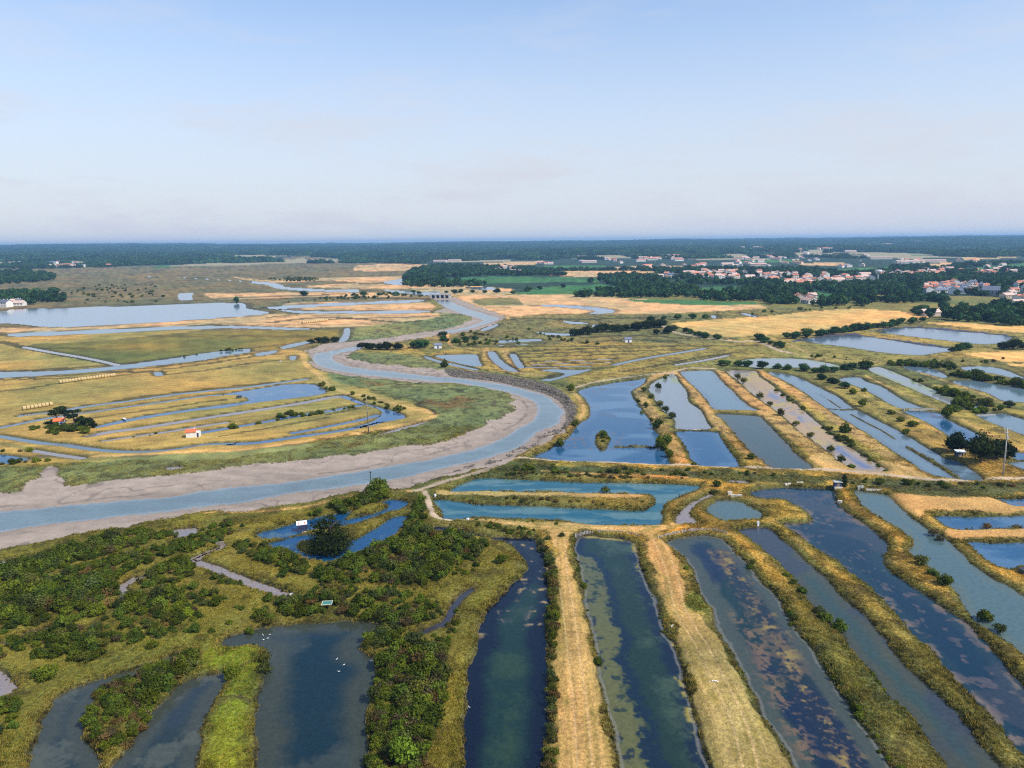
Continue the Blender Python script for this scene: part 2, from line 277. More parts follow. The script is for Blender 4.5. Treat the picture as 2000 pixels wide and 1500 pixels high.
# ground cover, painted in this order: colour key; outline
ZONES = [
('plain', "-400,515 0,527 200,522 400,516 520,509 600,503 700,511 830,522 830,620 800,625 650,660 600,690 600,880 0,910 -400,930"),
('gold', "-400,640 0,655 100,650 400,642 380,648 200,666 45,678 225,714 0,726 -400,736"),
('gold', "-400,742 0,738 150,731 340,712 487,690 560,684 600,690 610,716 640,730 660,745 720,765 800,790 850,812 790,832 700,850 600,866 450,885 350,892 250,893 130,893 -400,890"),
('olive', "45,678 200,667 400,648 640,645 672,645 660,665 600,670 540,684 440,684 360,697 232,713"),
('green', "700,640 790,628 830,625 850,610 900,614 922,622 915,629 880,641 830,649 760,660 700,667 640,672 670,650"),
('straw', "560,592 640,590 760,588 840,592 850,600 840,607 700,606 600,606 560,603"),
('straw', "400,630 520,622 560,616 700,612 860,612 850,622 800,628 700,638 560,640 430,634"),
('straw', "0,642 60,640 200,641 250,640 0,650"),
('straw', "80,645 300,630 400,625 520,614 560,615 400,634 250,641 100,648"),
('straw', "400,574 520,573 560,571 700,572 800,575 800,580 620,581 500,584 420,585"),
('straw', "450,540 520,548 560,546 700,541 780,540 790,545 760,550 720,553 640,548 560,552 500,550"),
('straw', "600,558 700,555 800,558 800,565 700,564 600,561"),
('straw', "700,518 810,516 800,527 750,530 690,528"),
('straw', "885,580 950,577 1100,575 1300,588 1480,596 1500,602 1320,612 1200,615 1100,610 1000,612 980,622 935,600 905,590"),
('straw', "800,540 900,556 1000,565 1000,575 890,578 840,574 800,562"),
('olivegreen', "920,585 1010,583 1020,596 950,600"),
('olivegreen', "955,607 1100,603 1160,612 1320,615 1340,628 1200,640 1120,640 990,625"),
('straw', "940,598 1040,597 1160,607 1150,612 1060,614 990,620 975,612"),
('olivegreen', "830,648 930,645 990,625 1150,640 1310,640 1380,660 1420,690 1300,700 1200,690 1000,672 870,672"),
('goldgreen', "1440,660 1540,652 1700,640 1780,640 2060,650 2060,700 1900,700 1700,705 1560,700 1460,690"),
('goldgreen', "1000,680 1100,672 1200,668 1350,672 1480,672 1480,700 1400,720 1250,730 1200,715 1100,722 1060,740 1010,740 930,718 850,705 830,695 900,680"),
('goldgreen', "1100,738 1160,728 1250,712 1440,690 1640,690 1760,700 1700,716 1560,700 1440,705 1400,720 1260,730 1130,755"),
('scrub', "-300,1085 0,1072 80,1058 230,1035 380,1008 480,1003 600,985 750,958 830,962 830,1020 860,1045 960,1060 1020,1100 1000,1140 950,1200 920,1300 900,1400 900,1600 -300,1600"),
('reed', "1000,912 1100,914 1300,920 1500,928 1700,940 1900,948 2060,945 2060,962 1900,962 1700,955 1640,948 1500,945 1300,938 1100,934 1000,928 950,930"),
('goldgreen', "1080,765 1125,770 1160,810 1140,840 1050,895 1000,905 960,925 920,935 880,962 830,962 900,925 1000,885 1080,850 1110,825 1110,790"),
('reed', "1740,960 1800,958 2060,958 2060,970 1950,972 1850,976 1780,970"),
('straw2', "1740,968 1780,972 1850,976 1930,974 1960,985 2060,992 2060,1006 1930,1006 1820,1005 1800,1022 1775,1005 1755,988"),
('straw2', "1850,1040 1950,1036 2060,1036 2060,1055 1900,1056 1880,1062 1860,1055"),
('straw2', "1560,910 1600,890 1680,905 1720,925 1700,935 1580,920"),
('straw2', "1730,905 1800,930 1820,940 1740,935 1690,905"),
('goldgreen', "1890,905 1960,905 2000,925 2060,940 1900,940"),
('wheat', "1310,632 1400,624 1500,618 1600,607 1680,603 1800,612 1818,620 1760,630 1650,640 1540,652 1420,660 1350,647"),
('wheat', "1812,629 1900,632 1960,638 2080,636 2080,652 1990,650 1900,641 1812,632"),
('wheat', "1885,691 1960,687 2080,683 2080,708 1960,708 1920,700"),
('wheat', "1955,712 2080,708 2080,718 1985,716"),
('vine', "865,544 960,540 1170,543 1170,552 1100,551 960,554 925,556"),
('vine', "1000,574 1060,562 1100,558 1180,556 1210,562 1180,572 1050,576"),
('vine', "1225,585 1340,587 1480,590 1475,596 1350,596 1240,590"),
('vine', "1350,564 1400,560 1460,561 1450,572 1390,575 1360,570"),
('vine', "1248,556 1330,553 1340,558 1280,560"),
('vine', "1560,572 1600,570 1640,575 1620,588 1595,586"),
('vine', "1600,526 1740,522 1735,531 1650,535"),
('vine', "1880,526 1990,516 2060,514 2060,521 1900,530"),
('vine', "1060,519 1180,517 1185,522 1070,524"),
('straw', "1200,521 1330,519 1335,523 1205,526"),
('vine', "1440,510 1560,507 1565,512 1450,515"),
('straw', "1340,499 1460,497 1465,501 1350,503"),
('vine', "1230,495 1330,493 1335,496 1235,499"),
('straw', "1560,515 1650,514 1650,518 1565,519"),
('vine', "1700,500 1850,495 1860,499 1710,505"),
('straw', "1880,505 1990,500 1990,505 1885,510"),
('straw', "1500,497 1600,494 1600,497 1505,500"),
('vine', "300,521 345,518 345,522 300,525"),
('straw', "1620,489 1760,485 1765,488 1625,492"),
('vine', "900,508 990,507 990,510 900,511"),
('straw', "1100,489 1220,487 1220,490 1100,492"),
('vine', "1380,536 1430,534 1440,537 1385,539"),
('straw', "1060,535 1100,530 1240,529 1290,532 1270,539 1130,541"),
('straw', "940,514 1060,509 1065,515 960,519"),
('straw', "880,497 950,495 948,499 880,501"),
('straw', "800,517 840,517 835,524 800,527"),
('straw', "1950,492 2060,490 2060,499 1970,500"),
('straw', "1810,517 1862,515 1862,525 1815,525"),
('straw', "1060,501 1090,500 1088,504 1060,504"),
('green', "640,732 690,737 780,748 850,751 940,759 975,765 995,775 1001,790 996,806 973,822 930,838 888,852 850,866 800,871 740,882 700,890 620,897 500,911 400,925 127,951 112,930 118,920 130,905 250,898 400,889 500,880 620,868 720,853 800,838 850,820 858,808 780,775 720,760 660,748"),
('green', "-300,935 0,912 60,912 95,915 80,928 50,945 28,966 0,967 -300,1000"),
('goldgreen', "-300,905 0,905 60,902 200,897 240,902 130,908 60,915 0,915 -300,935"),
('green', "682,692 760,688 830,698 870,712 900,727 850,722 780,716 700,705 677,697"),
('goldgreen', "680,690 720,680 780,670 830,690 900,715 950,730 900,728 830,700 760,690"),
('liner', "1545,668 1560,662 1620,654 1672,651 1690,657 1740,662 1870,681 1865,683 1740,666 1650,658 1565,668"),
('liner', "1700,647 1725,641 1790,638 1860,643 1980,656 1975,659 1850,647 1790,643 1730,645"),
('straw2', "1086,1150 1088,1070 1068,1045 1040,1040 960,1029 900,1024 870,1019 930,1017 1000,1022 1100,1026 1200,1028 1300,1030 1318,1025 1328,1028 1300,1042 1290,1052 1310,1075 1332,1120 1345,1160 1337,1182 1348,1197 1368,1207 1388,1232 1412,1275 1440,1340 1470,1390 1510,1460 1540,1500 1575,1570 1395,1570 1380,1460 1362,1380 1342,1310 1322,1240 1302,1190 1284,1140 1266,1090 1260,1060 1240,1048 1180,1042 1130,1039 1114,1060 1112,1100 1128,1160 1140,1210 1152,1260 1170,1330 1180,1400 1194,1450 1207,1570 1086,1570"),
('straw2', "845,963 900,962 1000,964 1100,966 1255,970 1262,975 1200,978 1100,976 1000,974 900,971 850,971"),
('lime', "395,1290 440,1268 500,1268 520,1285 516,1320 505,1350 495,1400 497,1460 492,1570 385,1570 390,1450 410,1400 436,1350 446,1320 400,1310"),
('bright', "1340,1160 1365,1150 1395,1195 1400,1225 1370,1205 1345,1195 1336,1180"),
]
# tracks, banks and dark field drains: colour key, width in metres; centre line
LINES = [
('straw2', 4.2, "1318,728 1295,731 1262,745 1246,762 1262,790 1285,830 1300,850 1318,878 1330,905"),
('straw2', 4.4, "1318,728 1345,755 1372,790 1392,820 1425,850 1462,885 1500,912"),
('straw2', 6.0, "1400,727 1440,762 1490,802 1550,850 1600,890 1640,918"),
('straw2', 4.6, "1482,726 1540,760 1600,800 1680,855 1750,905 1800,935"),
('goldgreen', 6.0, "1640,760 1700,795 1760,828 1830,868"),
('straw2', 1.0, "1670,765 1720,790 1780,820 1840,850"),
('straw2', 1.2, "1690,735 1760,770 1840,805 1920,845 2000,885"),
('straw2', 2.0, "1560,702 1620,703 1680,705 1740,712 1800,730 1900,765 1960,790"),
('sand', 1.9, "800,964 818,962 840,955 870,944 900,936 950,922 975,910 1005,899 1050,901 1100,904 1200,907 1300,911 1400,915 1500,918 1600,921 1680,927 1760,937 1850,943 1920,940 2060,938"),
('sand', 1.6, "830,965 836,980 842,1000 850,1015 880,1022"),
('straw2', 1.5, "800,964 740,966 700,972 650,982 600,995 560,1000 480,1006 400,1006"),
('straw2', 1.4, "1005,899 1050,878 1090,855 1120,832 1138,812 1140,798 1130,780 1115,764"),
('sand', 1.6, "1115,762 1150,751 1200,742 1260,734 1310,728 1350,720 1400,722"),
('straw2', 3.0, "590,690 600,715 625,735 640,755 680,770 730,778 780,795 850,814 790,832 720,846 620,862 500,878 440,884"),
('straw2', 2.6, "130,893 170,896 250,892 350,887 440,884"),
('straw2', 1.5, "1060,925 1150,930 1250,934 1340,937"),
('straw2', 2.2, "874,653 876,665 885,678 940,682"),
('straw2', 3.0, "905,588 940,603 980,616 992,622"),
('straw2', 2.6, "1420,662 1440,668 1480,668 1520,664 1600,705 1480,668"),
('sand', 3.0, "1290,633 1310,647 1345,655 1380,660 1440,668 1480,668 1520,685 1545,691"),
('straw2', 4.0, "948,680 955,700 975,715 1000,728 1060,735"),
('straw2', 4.0, "985,684 995,700 1008,718"),
('rut', .5, "1105,1060 1105,1120 1112,1200 1120,1300 1126,1400 1130,1500"),
('rut', .4, "1085,1055 1095,1100 1098,1200 1102,1300 1104,1400 1106,1500"),
('rut', .5, "1290,1070 1310,1130 1330,1190 1380,1260 1420,1350 1460,1420 1500,1500"),
('rut', .4, "1275,1070 1300,1140 1322,1200 1360,1270 1395,1350 1425,1420 1450,1500"),
('dark', 1.2, "-40,745 0,743 80,741 160,738 220,730 290,726 320,727"),
('dark', 1.2, "0,766 40,762 90,754 120,749 170,741 225,735 290,727"),
('dark', 1.2, "318,734 360,729 420,722 480,712 540,705"),
('dark', 1.6, "320,722 400,712 480,699 545,692"),
('dark', 1.2, "150,822 200,816 280,805 340,797 400,787 440,783"),
('dark', 1.0, "430,855 520,840 600,825 640,818"),
('dark', 1.6, "0,668 45,678 100,690 160,701 225,714"),
('dark', 5.0, "-60,727 0,726 80,723 200,715 290,705 350,697 420,690 480,682 540,675 600,670"), ('dark', 2.4, "0,740 150,733 340,714 487,692"),
('dark', 1.4, "640,625 760,620 830,619"), ('dark', 1.4, "530,630 640,620 780,630 820,627"),
('dark', 1.4, "60,808 150,800 250,780 400,762 590,742"),
('olivegreen', 3.0, "0,870 60,880 120,890 170,900 230,898"),
('dark', 2.0, "640,812 700,800"),
('dark', 2.4, "1000,688 1100,683 1200,680 1280,680"), ('dark', 2.4, "1010,693 1120,689 1220,687 1330,684"),
('dark', 2.4, "1015,699 1130,695 1240,692"), ('dark', 2.0, "880,676 960,679 1100,677 1280,677 1480,676"),
('dark', 2.2, "1160,668 1240,664 1320,668"), ('dark', 2.2, "1140,660 1250,656 1340,662"),
('dark', 2.0, "1210,728 1280,716 1340,704 1400,694 1450,688"),
('dark', 2.0, "990,730 1020,738 1060,740 1080,735"),
('dark', 2.0, "560,582 640,580 800,584 850,584"), ('dark', 4.0, "440,583 520,580 600,578 660,574"),
('dark', 2.4, "990,625 1040,623 1160,624 1300,618"),
('dark', 1.2, "820,788 815,795 840,802 852,812"), ('dark', 1.0, "720,756 760,752 800,753 830,748"),
('dark', 1.8, "880,760 900,765 898,768"),
]
# rust coloured glasswort patches on the salt marsh
RUST = ["860,790 890,775 930,785 905,800 870,800", "835,780 870,785 860,795 830,790", "690,868 705,866 700,874", "695,742 730,745 740,755 710,752"]
# ------------------------------------------------------------------ the plain: a polar mesh that thins with distance
az_d = np.arange(-41.5, 41.5, 0.0785)
az_c = np.concatenate([np.arange(-180, -41.6, 3.0), az_d, np.arange(43, 180, 3.0)])
AZ = np.radians(az_c); NA = len(AZ)
inv = np.concatenate([np.linspace(1/4., 1/60., 8, endpoint=False),
                      1 / np.geomspace(60, 72, 14, endpoint=False)])
rows = list(1 / inv)
r = 72.0
while r < 14500:
    rows.append(r)
    dr = r * r / (745.0 * CAM_H) * 0.92
    r += min(dr, 130 + max(0, r - 2500) * 0.02)
RR = np.array(rows); NR = len(RR)
A2, R2 = np.meshgrid(AZ, RR)
GX = (R2 * np.sin(A2)).ravel(); GY = (R2 * np.cos(A2)).ravel(); GR = R2.ravel(); GA = A2.ravel()
N = len(GX); GP = np.stack([GX, GY], 1)
ridx = np.repeat(np.arange(NR), NA)

def hills(x, y):
    rr = np.hypot(x, y); az = np.degrees(np.arctan2(x, y))
    H = 44 + 12 * sst(az, -5, -32) + 16 * sst(az, 4, 36)
    n = fbm(x + 9000, y, 2600, 4) - .5
    return sst(rr, 2300, 9500) * H * (1 + 0.8 * n) + sst(rr, 1300, 4000) * 26 * (fbm(x + 5000, y + 200, 900, 3) - 0.42)

near = GR > 40
def sel_box(W2, m):
    return np.nonzero((GX > W2[:, 0].min() - m) & (GX < W2[:, 0].max() + m) & (GY > W2[:, 1].min() - m) & (GY < W2[:, 1].max() + m) & near)[0]

def sdist(idx, poly):
    """signed distance, positive outside"""
    P = GP[idx]; d = seg_dist(P, poly, np.roll(poly, -1, 0))
    d[inside(P, poly)] *= -1
    return d

wob = (fbm(GX, GY, 2.2, 3) - .5) * 1.3 * sst(GR, 900, 300) + (fbm(GX, GY, 9, 2) - .5) * 1.2 * sst(GR, 500, 150)
DW = np.full(N, 60.0)             # signed distance to still water
WID = np.full(N, -1, int)         # which pond
PONDK = []
def add_water(kind, poly_or_line, width=None):
    k = len(PONDK); PONDK.append(kind)
    if width is None:
        w = px_world(*catmull(PP(poly_or_line)).T)
        idx = sel_box(w, 30); d = sdist(idx, w)
    else:
        w = px_world(*catmull(PP(poly_or_line), False).T)
        idx = sel_box(w, 30); d = seg_dist(GP[idx], w[:-1], w[1:]) - width / 2
        # never thinner than the mesh can hold
        d = d - 0
    d = d + wob[idx] * (0.7 if width is None else .25)
    b = d < DW[idx]; ii = idx[b]; DW[ii] = d[b]; WID[ii] = k
for k, s in PONDS: add_water(k, s)
for k, w, s in DITCHES: add_water(k, s, w)
for hw, s in DIVIDERS:
    w = px_world(*catmull(PP(s), False).T); idx = sel_box(w, 12)
    d = hw - seg_dist(GP[idx], w[:-1], w[1:])
    DW[idx] = np.maximum(DW[idx], d + wob[idx] * .3)
for s in ISLANDS:
    w = px_world(*catmull(PP(s)).T); idx = sel_box(w, 20)
    DW[idx] = np.maximum(DW[idx], -sdist(idx, w))
# river and its mud flats
DR = np.full(N, 400.0)
for s in (RIVER_T, RIVER_UP):
    w = px_world(*catmull(PP(s), n=3).T); idx = sel_box(w, 70)
    DR[idx] = np.minimum(DR[idx], sdist(idx, w) + wob[idx] * 1.1 + (fbm(GX[idx], GY[idx], 18, 3) - .5) * 3.0)
DM = np.full(N, 60.0)
w = px_world(*catmull(PP(MUD), n=3).T); idx = sel_box(w, 30)
DM[idx] = sdist(idx, w) + (fbm(GX[idx], GY[idx], 7, 4) - .5) * 7.0
DM = np.minimum(DM, DR + 1.0)

# ------------------------------------------------------------------ heights
bank = 0.22 + 0.50 * sst(GR, 520, 130)
und = (fbm(GX, GY, 14, 3) - .5) * .5 * sst(GR, 600, 100) + (fbm(GX, GY, 1.6, 3) - .5) * .28 * sst(GR, 260, 90)
land = bank * (0.55 + .45 * sst(DW, 0.2, 2.2)) + und * sst(DW, 0, 2)
Z = np.where(DW > 0, land * sst(DW, -0.05, 0.7), -0.35 * sst(-DW, 0.0, 0.8) - 0.02)
mud = 0.03 + 0.34 * sst(DR, 0, 16) + (fbm(GX, GY, 6, 3) - .5) * .10
step = sst(DM, -0.2, 0.9)
Z = np.where(DM < 0.9, mud * (1 - step) + Z * step + 0 * Z, Z)
Z = np.where(DR < 0, -0.05 - 0.3 * sst(-DR, 0, 1.0), Z)
# rubble bank round the outside of the bend
ROCKW = px_world(*catmull(PP("870,722 930,728 1000,738 1050,748 1085,760 1108,776 1122,795 1122,815 1110,835 1098,838 1106,820 1104,800 1092,784 1068,770 1030,760 980,748 930,741 880,735"), n=3).T)
DK = np.full(N, 60.0); idx = sel_box(ROCKW, 15); DK[idx] = sdist(idx, ROCKW)
Z = Z + hills(GX, GY) + np.where(GR > 700, 0, 0)

# ------------------------------------------------------------------ colours (surface colours; the dark waterline also holds painted shade)
PAL = {
 'base': (.185, .168, .040), 'plain': (.165, .130, .048), 'gold': (.385, .255, .062), 'olive': (.185, .150, .028),
 'green': (.200, .212, .066), 'straw': (.560, .350, .150), 'straw2': (.545, .320, .098), 'olivegreen': (.205, .172, .050),
 'goldgreen': (.360, .250, .052), 'scrub': (.205, .180, .026), 'reed': (.105, .115, .035), 'wheat': (.620, .370, .110),
 'vine': (.050, .150, .035), 'sand': (.470, .350, .235), 'dark': (.060, .050, .018), 'rut': (.400, .235, .075),
 'lime': (.270, .270, .018), 'bright': (.140, .165, .022), 'liner': (.045, .055, .110), 'forest': (.020, .045, .022),
 'mud': (.370, .292, .228), 'rust': (.200, .110, .030),
}
n_big = fbm(GX, GY, 45, 4); n_mid = fbm(GX + 77, GY, 7, 4); n_fin = fbm(GX, GY + 31, 1.1, 3)
C = np.tile(np.array(PAL['base']), (N, 1)); GRASS = np.ones(N)
C[GR > 900] = PAL['forest']
def mixc(idx, col, f):
    C[idx] = C[idx] * (1 - f[:, None]) + np.array(col) * f[:, None]
wz = (fbm(GX, GY, 4, 4) - .5)
for key, s in ZONES:
    p = PP(s); sm = key not in ('wheat', 'vine', 'liner')
    w = px_world(*(catmull(p, n=3) if sm else p).T); idx = sel_box(w, 8)
    if not len(idx): continue
    soft = 1.1 if key in ('straw2', 'green', 'lime', 'liner', 'wheat', 'vine') else 2.5
    d = sdist(idx, w) + wz[idx] * soft * 2.6
    f = sst(-d, -soft * .4, soft * .6)
    mixc(idx, PAL[key], f)
    if key in ('vine', 'straw', 'plain', 'wheat', 'liner'): GRASS[idx] = np.where(f > .5, 0.35, GRASS[idx])
    if key in ('straw2', 'gold', 'sand'): GRASS[idx] = np.where(f > .5, 0.55, GRASS[idx])
# banks between ponds carry golden tops and greener flanks
bk = sst(DW, 0.6, 2.6) * (1 - sst(DW, 6, 12)) * (GR < 420) * (GX > 5) * (GY < 300)
c0 = np.array((.440, .295, .055)); isb = (np.abs(C - np.array(PAL['base'])).sum(1) < .03)
f = bk * isb * (0.55 + 0.45 * sst(n_mid, .36, .60)); C = C * (1 - f[:, None]) + c0 * f[:, None]
for key, wd, s in LINES:
    w = px_world(*catmull(PP(s), False).T); idx = sel_box(w, wd + 6)
    if not len(idx): continue
    rw = GR[idx] ** 2 / 44700.
    if key == 'dark': wd = np.maximum(wd, rw * 1.0)
    d = seg_dist(GP[idx], w[:-1], w[1:]) - wd / 2
    if key == 'dark': wd = float(np.median(wd))
    d = d + wz[idx] * min(wd * .55, 2.0)
    # a line must not be thinner than the mesh can show
    mn = 0.0
    f = sst(-d, -.25 - mn, .25) * (1.0 if key != 'rut' else .65)
    if key == 'dark': f = f * .85; Z[idx] -= f * .12
    mixc(idx, PAL[key], f)
    if key == 'sand': GRASS[idx] = np.where(f > .4, 0.0, GRASS[idx])
for s in RUST:
    w = px_world(*catmull(PP(s)).T); idx = sel_box(w, 14); d = sdist(idx, w) + wz[idx] * 16
    mixc(idx, PAL['rust'], sst(-d, -2, 4) * .8)
# greener and darker fringe of sea purslane beside water
rowm = GR ** 2 / 44700.
fr = (1 - sst(DW, 0.4, 1.2 + 1.6 * n_mid)) * (DW > -1) * sst(GR, 900, 500)
fc = np.where((n_big > .5)[:, None], np.array((.110, .125, .022)), np.array((.190, .140, .032)))
f = fr * .6 * (GRASS > .3)
C = C * (1 - f[:, None]) + fc * f[:, None]
# pale dry mud line right at the water of the clear ponds
f = (1 - sst(np.abs(DW + .1), .05, .4)) * (GR < 260) * (n_mid > .45) * .6
C = C * (1 - f[:, None]) + np.array((.42, .33, .22)) * f[:, None]
wl_ = np.maximum(.38, rowm * .42)  # dark waterline: wet mud plus the undercut bank's shade and reflection, painted in
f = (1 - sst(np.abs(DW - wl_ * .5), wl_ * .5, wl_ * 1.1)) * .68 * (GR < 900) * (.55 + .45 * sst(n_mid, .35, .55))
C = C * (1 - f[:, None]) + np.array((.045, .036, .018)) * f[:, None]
# patchiness
va = 0.55 + .90 * n_mid
vb = 0.8 + .4 * n_big
C = C * (va * vb)[:, None]
gsel = (GRASS > .3)
t = ((n_big - .5) * 1.6 * gsel)[:, None]
C = C * (1 + t * np.array((.55, .06, -.1)))
dk = sst(fbm(GX + 300, GY, 2.4, 3), .50, .66) * (GRASS > .9) * .50 * (GR < 700)
C = C * (1 - dk)[:, None]
# salt marsh: winding creeks of bare earth
cre = np.abs(fbm(GX, GY + 500, 26, 3) - .5); gm = (np.abs(C[:, 1] / (C[:, 0] + 1e-6) - 1.32) < .25) & (GR < 800)
f = (1 - sst(cre, .004, .016)) * gm * .6; C = C * (1 - f[:, None]) + np.array((.10, .075, .04)) * f[:, None]
# plough and mowing lines over the dry fields
ml = np.sin((GY * .93 - GX * .36 + 6 * (n_big - .5)) * 2 * math.pi / 5.2)
f = (GRASS == .55) * (GR > 190) * (GX < 20) * .10 * ml
C = C * (1 + f[:, None])
f = (C[:, 2] < .16) * (GRASS == .35) * (GR < 2200) * .08 * np.sin((GX * .9 + GY * .45) * 2 * math.pi / 14)
C = C * (1 + f[:, None])
# the brown plain: drains and ridges of old salt pans
pl = (GRASS == .35) & (GX < 0) & (GR > 500)
f = pl * sst(np.abs(np.sin(GY / 21. + 3 * n_big)) + .5 * (n_mid - .5), .35, .05) * .35
C = C * (1 - f[:, None])
# woodland floor and hedged fields far away
farf = (GR > 2300)
fp = fbm(np.floor(GX / 260. + .4 * np.floor(GY / 420.)) * 37.7, np.floor(GY / 420.) * 91.3, 7, 1)
fld = farf & (fp > .62) & (np.mod(GX / 260. + .4 * np.floor(GY / 420.), 1) > .2)
C[fld] = np.array((.33, .28, .15))
FARFIELD = (fp, fld)
# wheel tracks and drying streaks along the mown strips
for s in ("1094,1045 1098,1120 1110,1200 1122,1300 1134,1400 1146,1560", "1280,1050 1310,1120 1330,1200 1370,1270 1410,1350 1445,1430 1480,1570", "870,1020 1000,1026 1100,1032 1290,1034",
          "1318,728 1258,756 1262,790 1300,850 1330,905", "1318,728 1345,755 1372,790 1392,820 1425,850 1462,885 1500,912", "1400,727 1440,762 1490,802 1550,850 1600,890 1640,918", "1482,726 1540,760 1600,800 1680,855 1750,905 1800,935"):
    w = px_world(*catmull(PP(s), False).T); idx = sel_box(w, 7); idx = idx[(GRASS[idx] == .55) & (C[idx, 0] > .25)]
    d = seg_dist(GP[idx], w[:-1], w[1:]); sg = np.sign(GX[idx] - np.interp(GY[idx], w[::-1, 1] if w[0, 1] > w[-1, 1] else w[:, 1], w[::-1, 0] if w[0, 1] > w[-1, 1] else w[:, 0])); u = d * sg
    st = fbm(u * 1.9 + 50, GY[idx] * .05, 1, 3); pt = fbm(GX[idx], GY[idx], 2.6, 3)
    f = sst(st, .52, .66) * .45 + sst(pt, .55, .72) * .4
    C[idx] = C[idx] * (1 - f[:, None]) + np.array((.27, .20, .04)) * f[:, None]
    rt = np.maximum(1 - np.abs(np.abs(u) - .85) / .22, 0) * .55; rt = np.clip(rt, 0, 1)
    C[idx] = C[idx] * (1 - rt[:, None]) + np.array((.66, .43, .20)) * rt[:, None]
# mud
mz = sst(-DM, -0.2, 0.25)
wet = 1 - sst(DR, 0, 6 + 5 * n_mid)
mc = np.array(PAL['mud'])[None] * (0.86 + .20 * n_mid + .10 * (fbm(GX, GY, 30, 3) - .5))[:, None] * (1 - .18 * wet)[:, None]
gul = (1 - sst(np.abs(fbm(GX, GY + 900, 14, 3) - .5), .006, .022)) * sst(DR, 1.5, 4) * (GR < 500) * .35
tl = (1 - sst(np.abs(DR - 4.5 - 3.5 * (fbm(GX, GY, 26, 3) - .5) * 2), .15, .75)) * .38 * (GR < 500)
ripp = sst(fbm(GX * .35 + GY, GY * 1.0, 3.5, 3), .52, .70) * .12
mc *= (1 - ripp)[:, None]; mc *= (1 - np.maximum(gul, tl * sst(n_mid, .35, .6)))[:, None]
# the lower bank is greyer, the inner bend browner
gy = sst(GX, -30, 40)[:, None] * 0
C = C * (1 - mz[:, None]) + mc * mz[:, None]
GRASS = np.where(mz > .5, 0.0, GRASS)
f = (1 - sst(np.abs(DM - .15), .1, .8)) * .75 * (GRASS > .3) * (DR > 0)
C = C * (1 - f[:, None]) + np.array((.085, .075, .03)) * f[:, None]
f = sst(-DK, -1, .5) * .6
C = C * (1 - f[:, None]) + np.array((.17, .14, .11)) * f[:, None]
f = (DW < 0) | (DR < 0)
C[f & (GR < 900)] = (.10, .10, .07)
C = np.clip(C, .004, .9)

def grid_mesh(name, mask_face=None, zz=None, cols=None, close=True):
    """mesh over the polar grid, whole or only the chosen cells"""
    i = np.arange(NR - 1)[:, None] * NA; j = np.arange(NA)[None]
    jn = (np.arange(NA) + 1) % NA
    a = i + j; b = i + jn[None]; c = i + NA + jn[None]; d = i + NA + j
    F = np.stack([a, b, c, d], -1).reshape(-1, 4)
    if mask_face is not None:
        F = F[mask_face[F].any(1)]
    used = np.unique(F); remap = np.full(N, -1, np.int64); remap[used] = np.arange(len(used))
    F = remap[F]
    me = bpy.data.meshes.new(name)
    me.vertices.add(len(used)); co = np.empty((len(used), 3), np.float32)
    co[:, 0] = GX[used]; co[:, 1] = GY[used]; co[:, 2] = zz[used] if isinstance(zz, np.ndarray) else zz
    me.vertices.foreach_set('co', co.ravel())
    me.loops.add(F.size); me.loops.foreach_set('vertex_index', F[:, ::-1].ravel().astype(np.int32))
    me.polygons.add(len(F)); me.polygons.foreach_set('loop_start', np.arange(0, F.size, 4, dtype=np.int32))
    me.polygons.foreach_set('use_smooth', np.ones(len(F), bool))
    me.update(calc_edges=True)
    at = me.attributes.new('col', 'FLOAT_COLOR', 'POINT')
    at.data.foreach_set('color', cols[used].astype(np.float32).ravel())
    return me

def nodemat(name):
    m = bpy.data.materials.new(name); m.use_nodes = True
    nt = m.node_tree; nt.nodes.clear()
    out = nt.nodes.new('ShaderNodeOutputMaterial'); pr = nt.nodes.new('ShaderNodeBsdfPrincipled')
    nt.links.new(pr.outputs[0], out.inputs[0]); return m, nt, pr
def noise_node(nt, scale, detail=3, vec=None, rough=.6):
    n = nt.nodes.new('ShaderNodeTexNoise'); n.inputs['Scale'].default_value = scale
    n.inputs['Detail'].default_value = detail; n.inputs['Roughness'].default_value = rough
    if vec is not None: nt.links.new(vec, n.inputs['Vector'])
    return n
def mrange(nt, src, a, b, c, d):
    n = nt.nodes.new('ShaderNodeMapRange')
    for k, v in zip(('From Min', 'From Max', 'To Min', 'To Max'), (a, b, c, d)): n.inputs[k].default_value = v
    nt.links.new(src, n.inputs['Value']); return n.outputs['Result']
def mulcol(nt, col, fac):
    n = nt.nodes.new('ShaderNodeVectorMath'); n.operation = 'SCALE'
    nt.links.new(col, n.inputs[0]); nt.links.new(fac, n.inputs['Scale']); return n.outputs[0]

GM, nt, pr = nodemat('ground_cover')
tc = nt.nodes.new('ShaderNodeTexCoord'); at = nt.nodes.new('ShaderNodeAttribute'); at.attribute_name = 'col'
n1 = noise_node(nt, 1.9, 5, tc.outputs['Object'], .75); n2 = noise_node(nt, .28, 4, tc.outputs['Object'])
n3 = noise_node(nt, 6.5, 3, tc.outputs['Object'], .8)
f1 = mrange(nt, n1.outputs['Fac'], .33, .67, .35, 1.70)
f3 = mrange(nt, n3.outputs['Fac'], .33, .67, .68, 1.32)
f2 = mrange(nt, n2.outputs['Fac'], .30, .70, .84, 1.16)
m1 = nt.nodes.new('ShaderNodeMath'); m1.operation = 'MULTIPLY'; nt.links.new(f1, m1.inputs[0]); nt.links.new(f3, m1.inputs[1])
